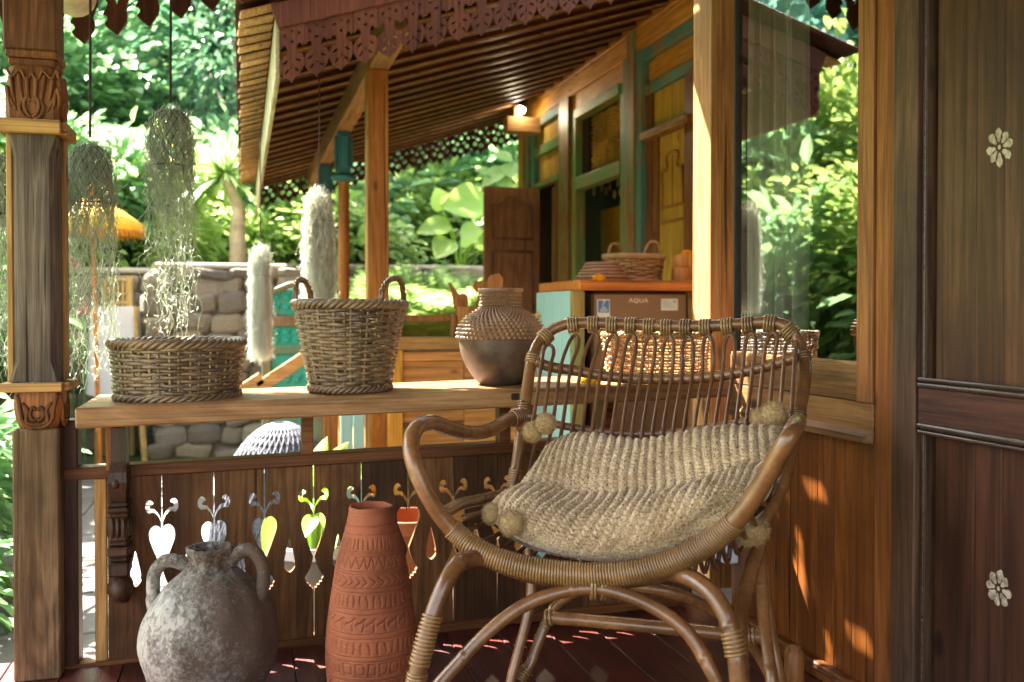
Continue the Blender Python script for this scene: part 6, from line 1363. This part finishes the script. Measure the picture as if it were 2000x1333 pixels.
mA = [mesh_of('moss_strands', moss_mesh(s, .066, .60, .16, 640, .20)) for s in (31, 32)]
mB = mesh_of('moss_strands', moss_mesh(33, .075, .55, .42, 1700, .22)); wA = mesh_of('wire_basket', wire_mesh(.062, .15))
for m_ in mA: m_.materials.append(M['moss'])
mB.materials.append(M['moss_sunlit']); wA.materials.append(M['wire'])
def moss(px, py, Y, mesh, sc, ztop, label, rot=0.0):
    p_ = U(px, py, Y=Y); t = thing('hanging_moss', p_, label, 'hanging moss', 'spanish moss hanging on cords')
    o = bpy.data.objects.new('moss_strands', mesh); COL.objects.link(o); o.parent = t; o['kind'] = 'stuff'; o.scale = sc; o.rotation_euler = (0, 0, rot)
    o = bpy.data.objects.new('wire_basket', wA); COL.objects.link(o); o.parent = t; o.scale = sc
    q = MB(); tube(q, [p_+np.array([0, 0, .015]), p_+np.array([.004, 0, (ztop-p_[2])*.5]), np.array([p_[0], p_[1], ztop])], .0035, 6); part('cord', q, M['cord'], t); return t
moss(176, 280, 2.84, mA[0], (.90, .90, 1.12), 2.35, 'grey green moss on a wire basket, hanging nearest the post on its right', .3)
moss(333, 212, 2.88, mA[1], (.90, .90, 1.12), 2.45, 'grey green moss hanging highest, above the low basket', 1.1)
moss(-14, 300, 2.80, mA[0], (1.1, 1.1, 1.1), 2.3, 'grey green moss hanging left of the porch post', 2.0)
moss(623, 366, 4.23, mB, (.88, .88, 1.0), 2.2, 'wide pale moss column hanging between the tall basket handles and the eave', 0)
moss(508, 478, 5.6, mB, (.80, .80, 1.2), 1.95, 'narrow white sunlit moss column hanging by the turquoise gate', .8)

# ------------------------------------------------------------------ every copy of a tree, bush, shrub or fern gets its own label
def pixel(p):
    q = np.asarray(p, float)-_O; z = q@_fw; return 1000+FPX*(q@_rt)/max(z, .01), z
marks = ((0, 'outside the left edge, left of the porch post'), (125, 'behind the carved porch post'), (232, 'behind the lower grey moss'), (390, 'behind the higher grey moss'), (480, 'around the dracaena palm'), (580, 'behind the white moss and gate'), (700, 'behind the wide moss column'), (770, 'behind the square veranda post'), (950, 'above the long low stone wall'), (1060, 'behind the open door leaf'), (9999, 'hidden behind the veranda building'))
rank = ('nearest', 'second nearest', 'third nearest', 'fourth nearest', 'fifth nearest', 'sixth nearest', 'seventh nearest', 'eighth nearest', 'ninth nearest', 'tenth nearest', 'eleventh nearest', 'twelfth nearest', 'thirteenth nearest', 'fourteenth nearest', 'fifteenth nearest', 'sixteenth nearest', 'seventeenth nearest', 'eighteenth nearest', 'nineteenth nearest', 'twentieth nearest', 'twenty-first nearest', 'twenty-second nearest')
bins = {}
for o in list(COL.objects):
    if o.parent is None and o.get('category') in ('tree', 'bush', 'shrub', 'fern'):
        px, z = pixel(o.location); k = next(t for lim, t in marks if px < lim)
        d_ = {'bluish tree with large rounded leaves on the hillside': 'bluish round leaved tree', 'dark tree with small dense leaves on the hillside': 'dark small leaved tree', 'mid green bushy tree on the hillside': 'mid green bushy tree',
              'yellow green leafy bush growing on top of the stone terrace': 'yellow green bush', 'mid green leafy bush growing on top of the stone terrace': 'mid green bush', 'pale glossy leaved bush growing on top of the stone terrace': 'pale glossy bush',
              'leafy green shrub standing left of the porch post': 'low green shrub', 'tall bright sunlit shrub standing left of the porch': 'tall bright shrub'}.get(o['label'], 'feathery yellow green fern')
        bins.setdefault((d_, k), []).append((z, o))
for (d_, k), L_ in bins.items():
    for i, (z, o) in enumerate(sorted(L_, key=lambda t: t[0])):
        o['label'] = (d_+' '+k) if len(L_) == 1 else (rank[i]+' '+d_+' '+k)
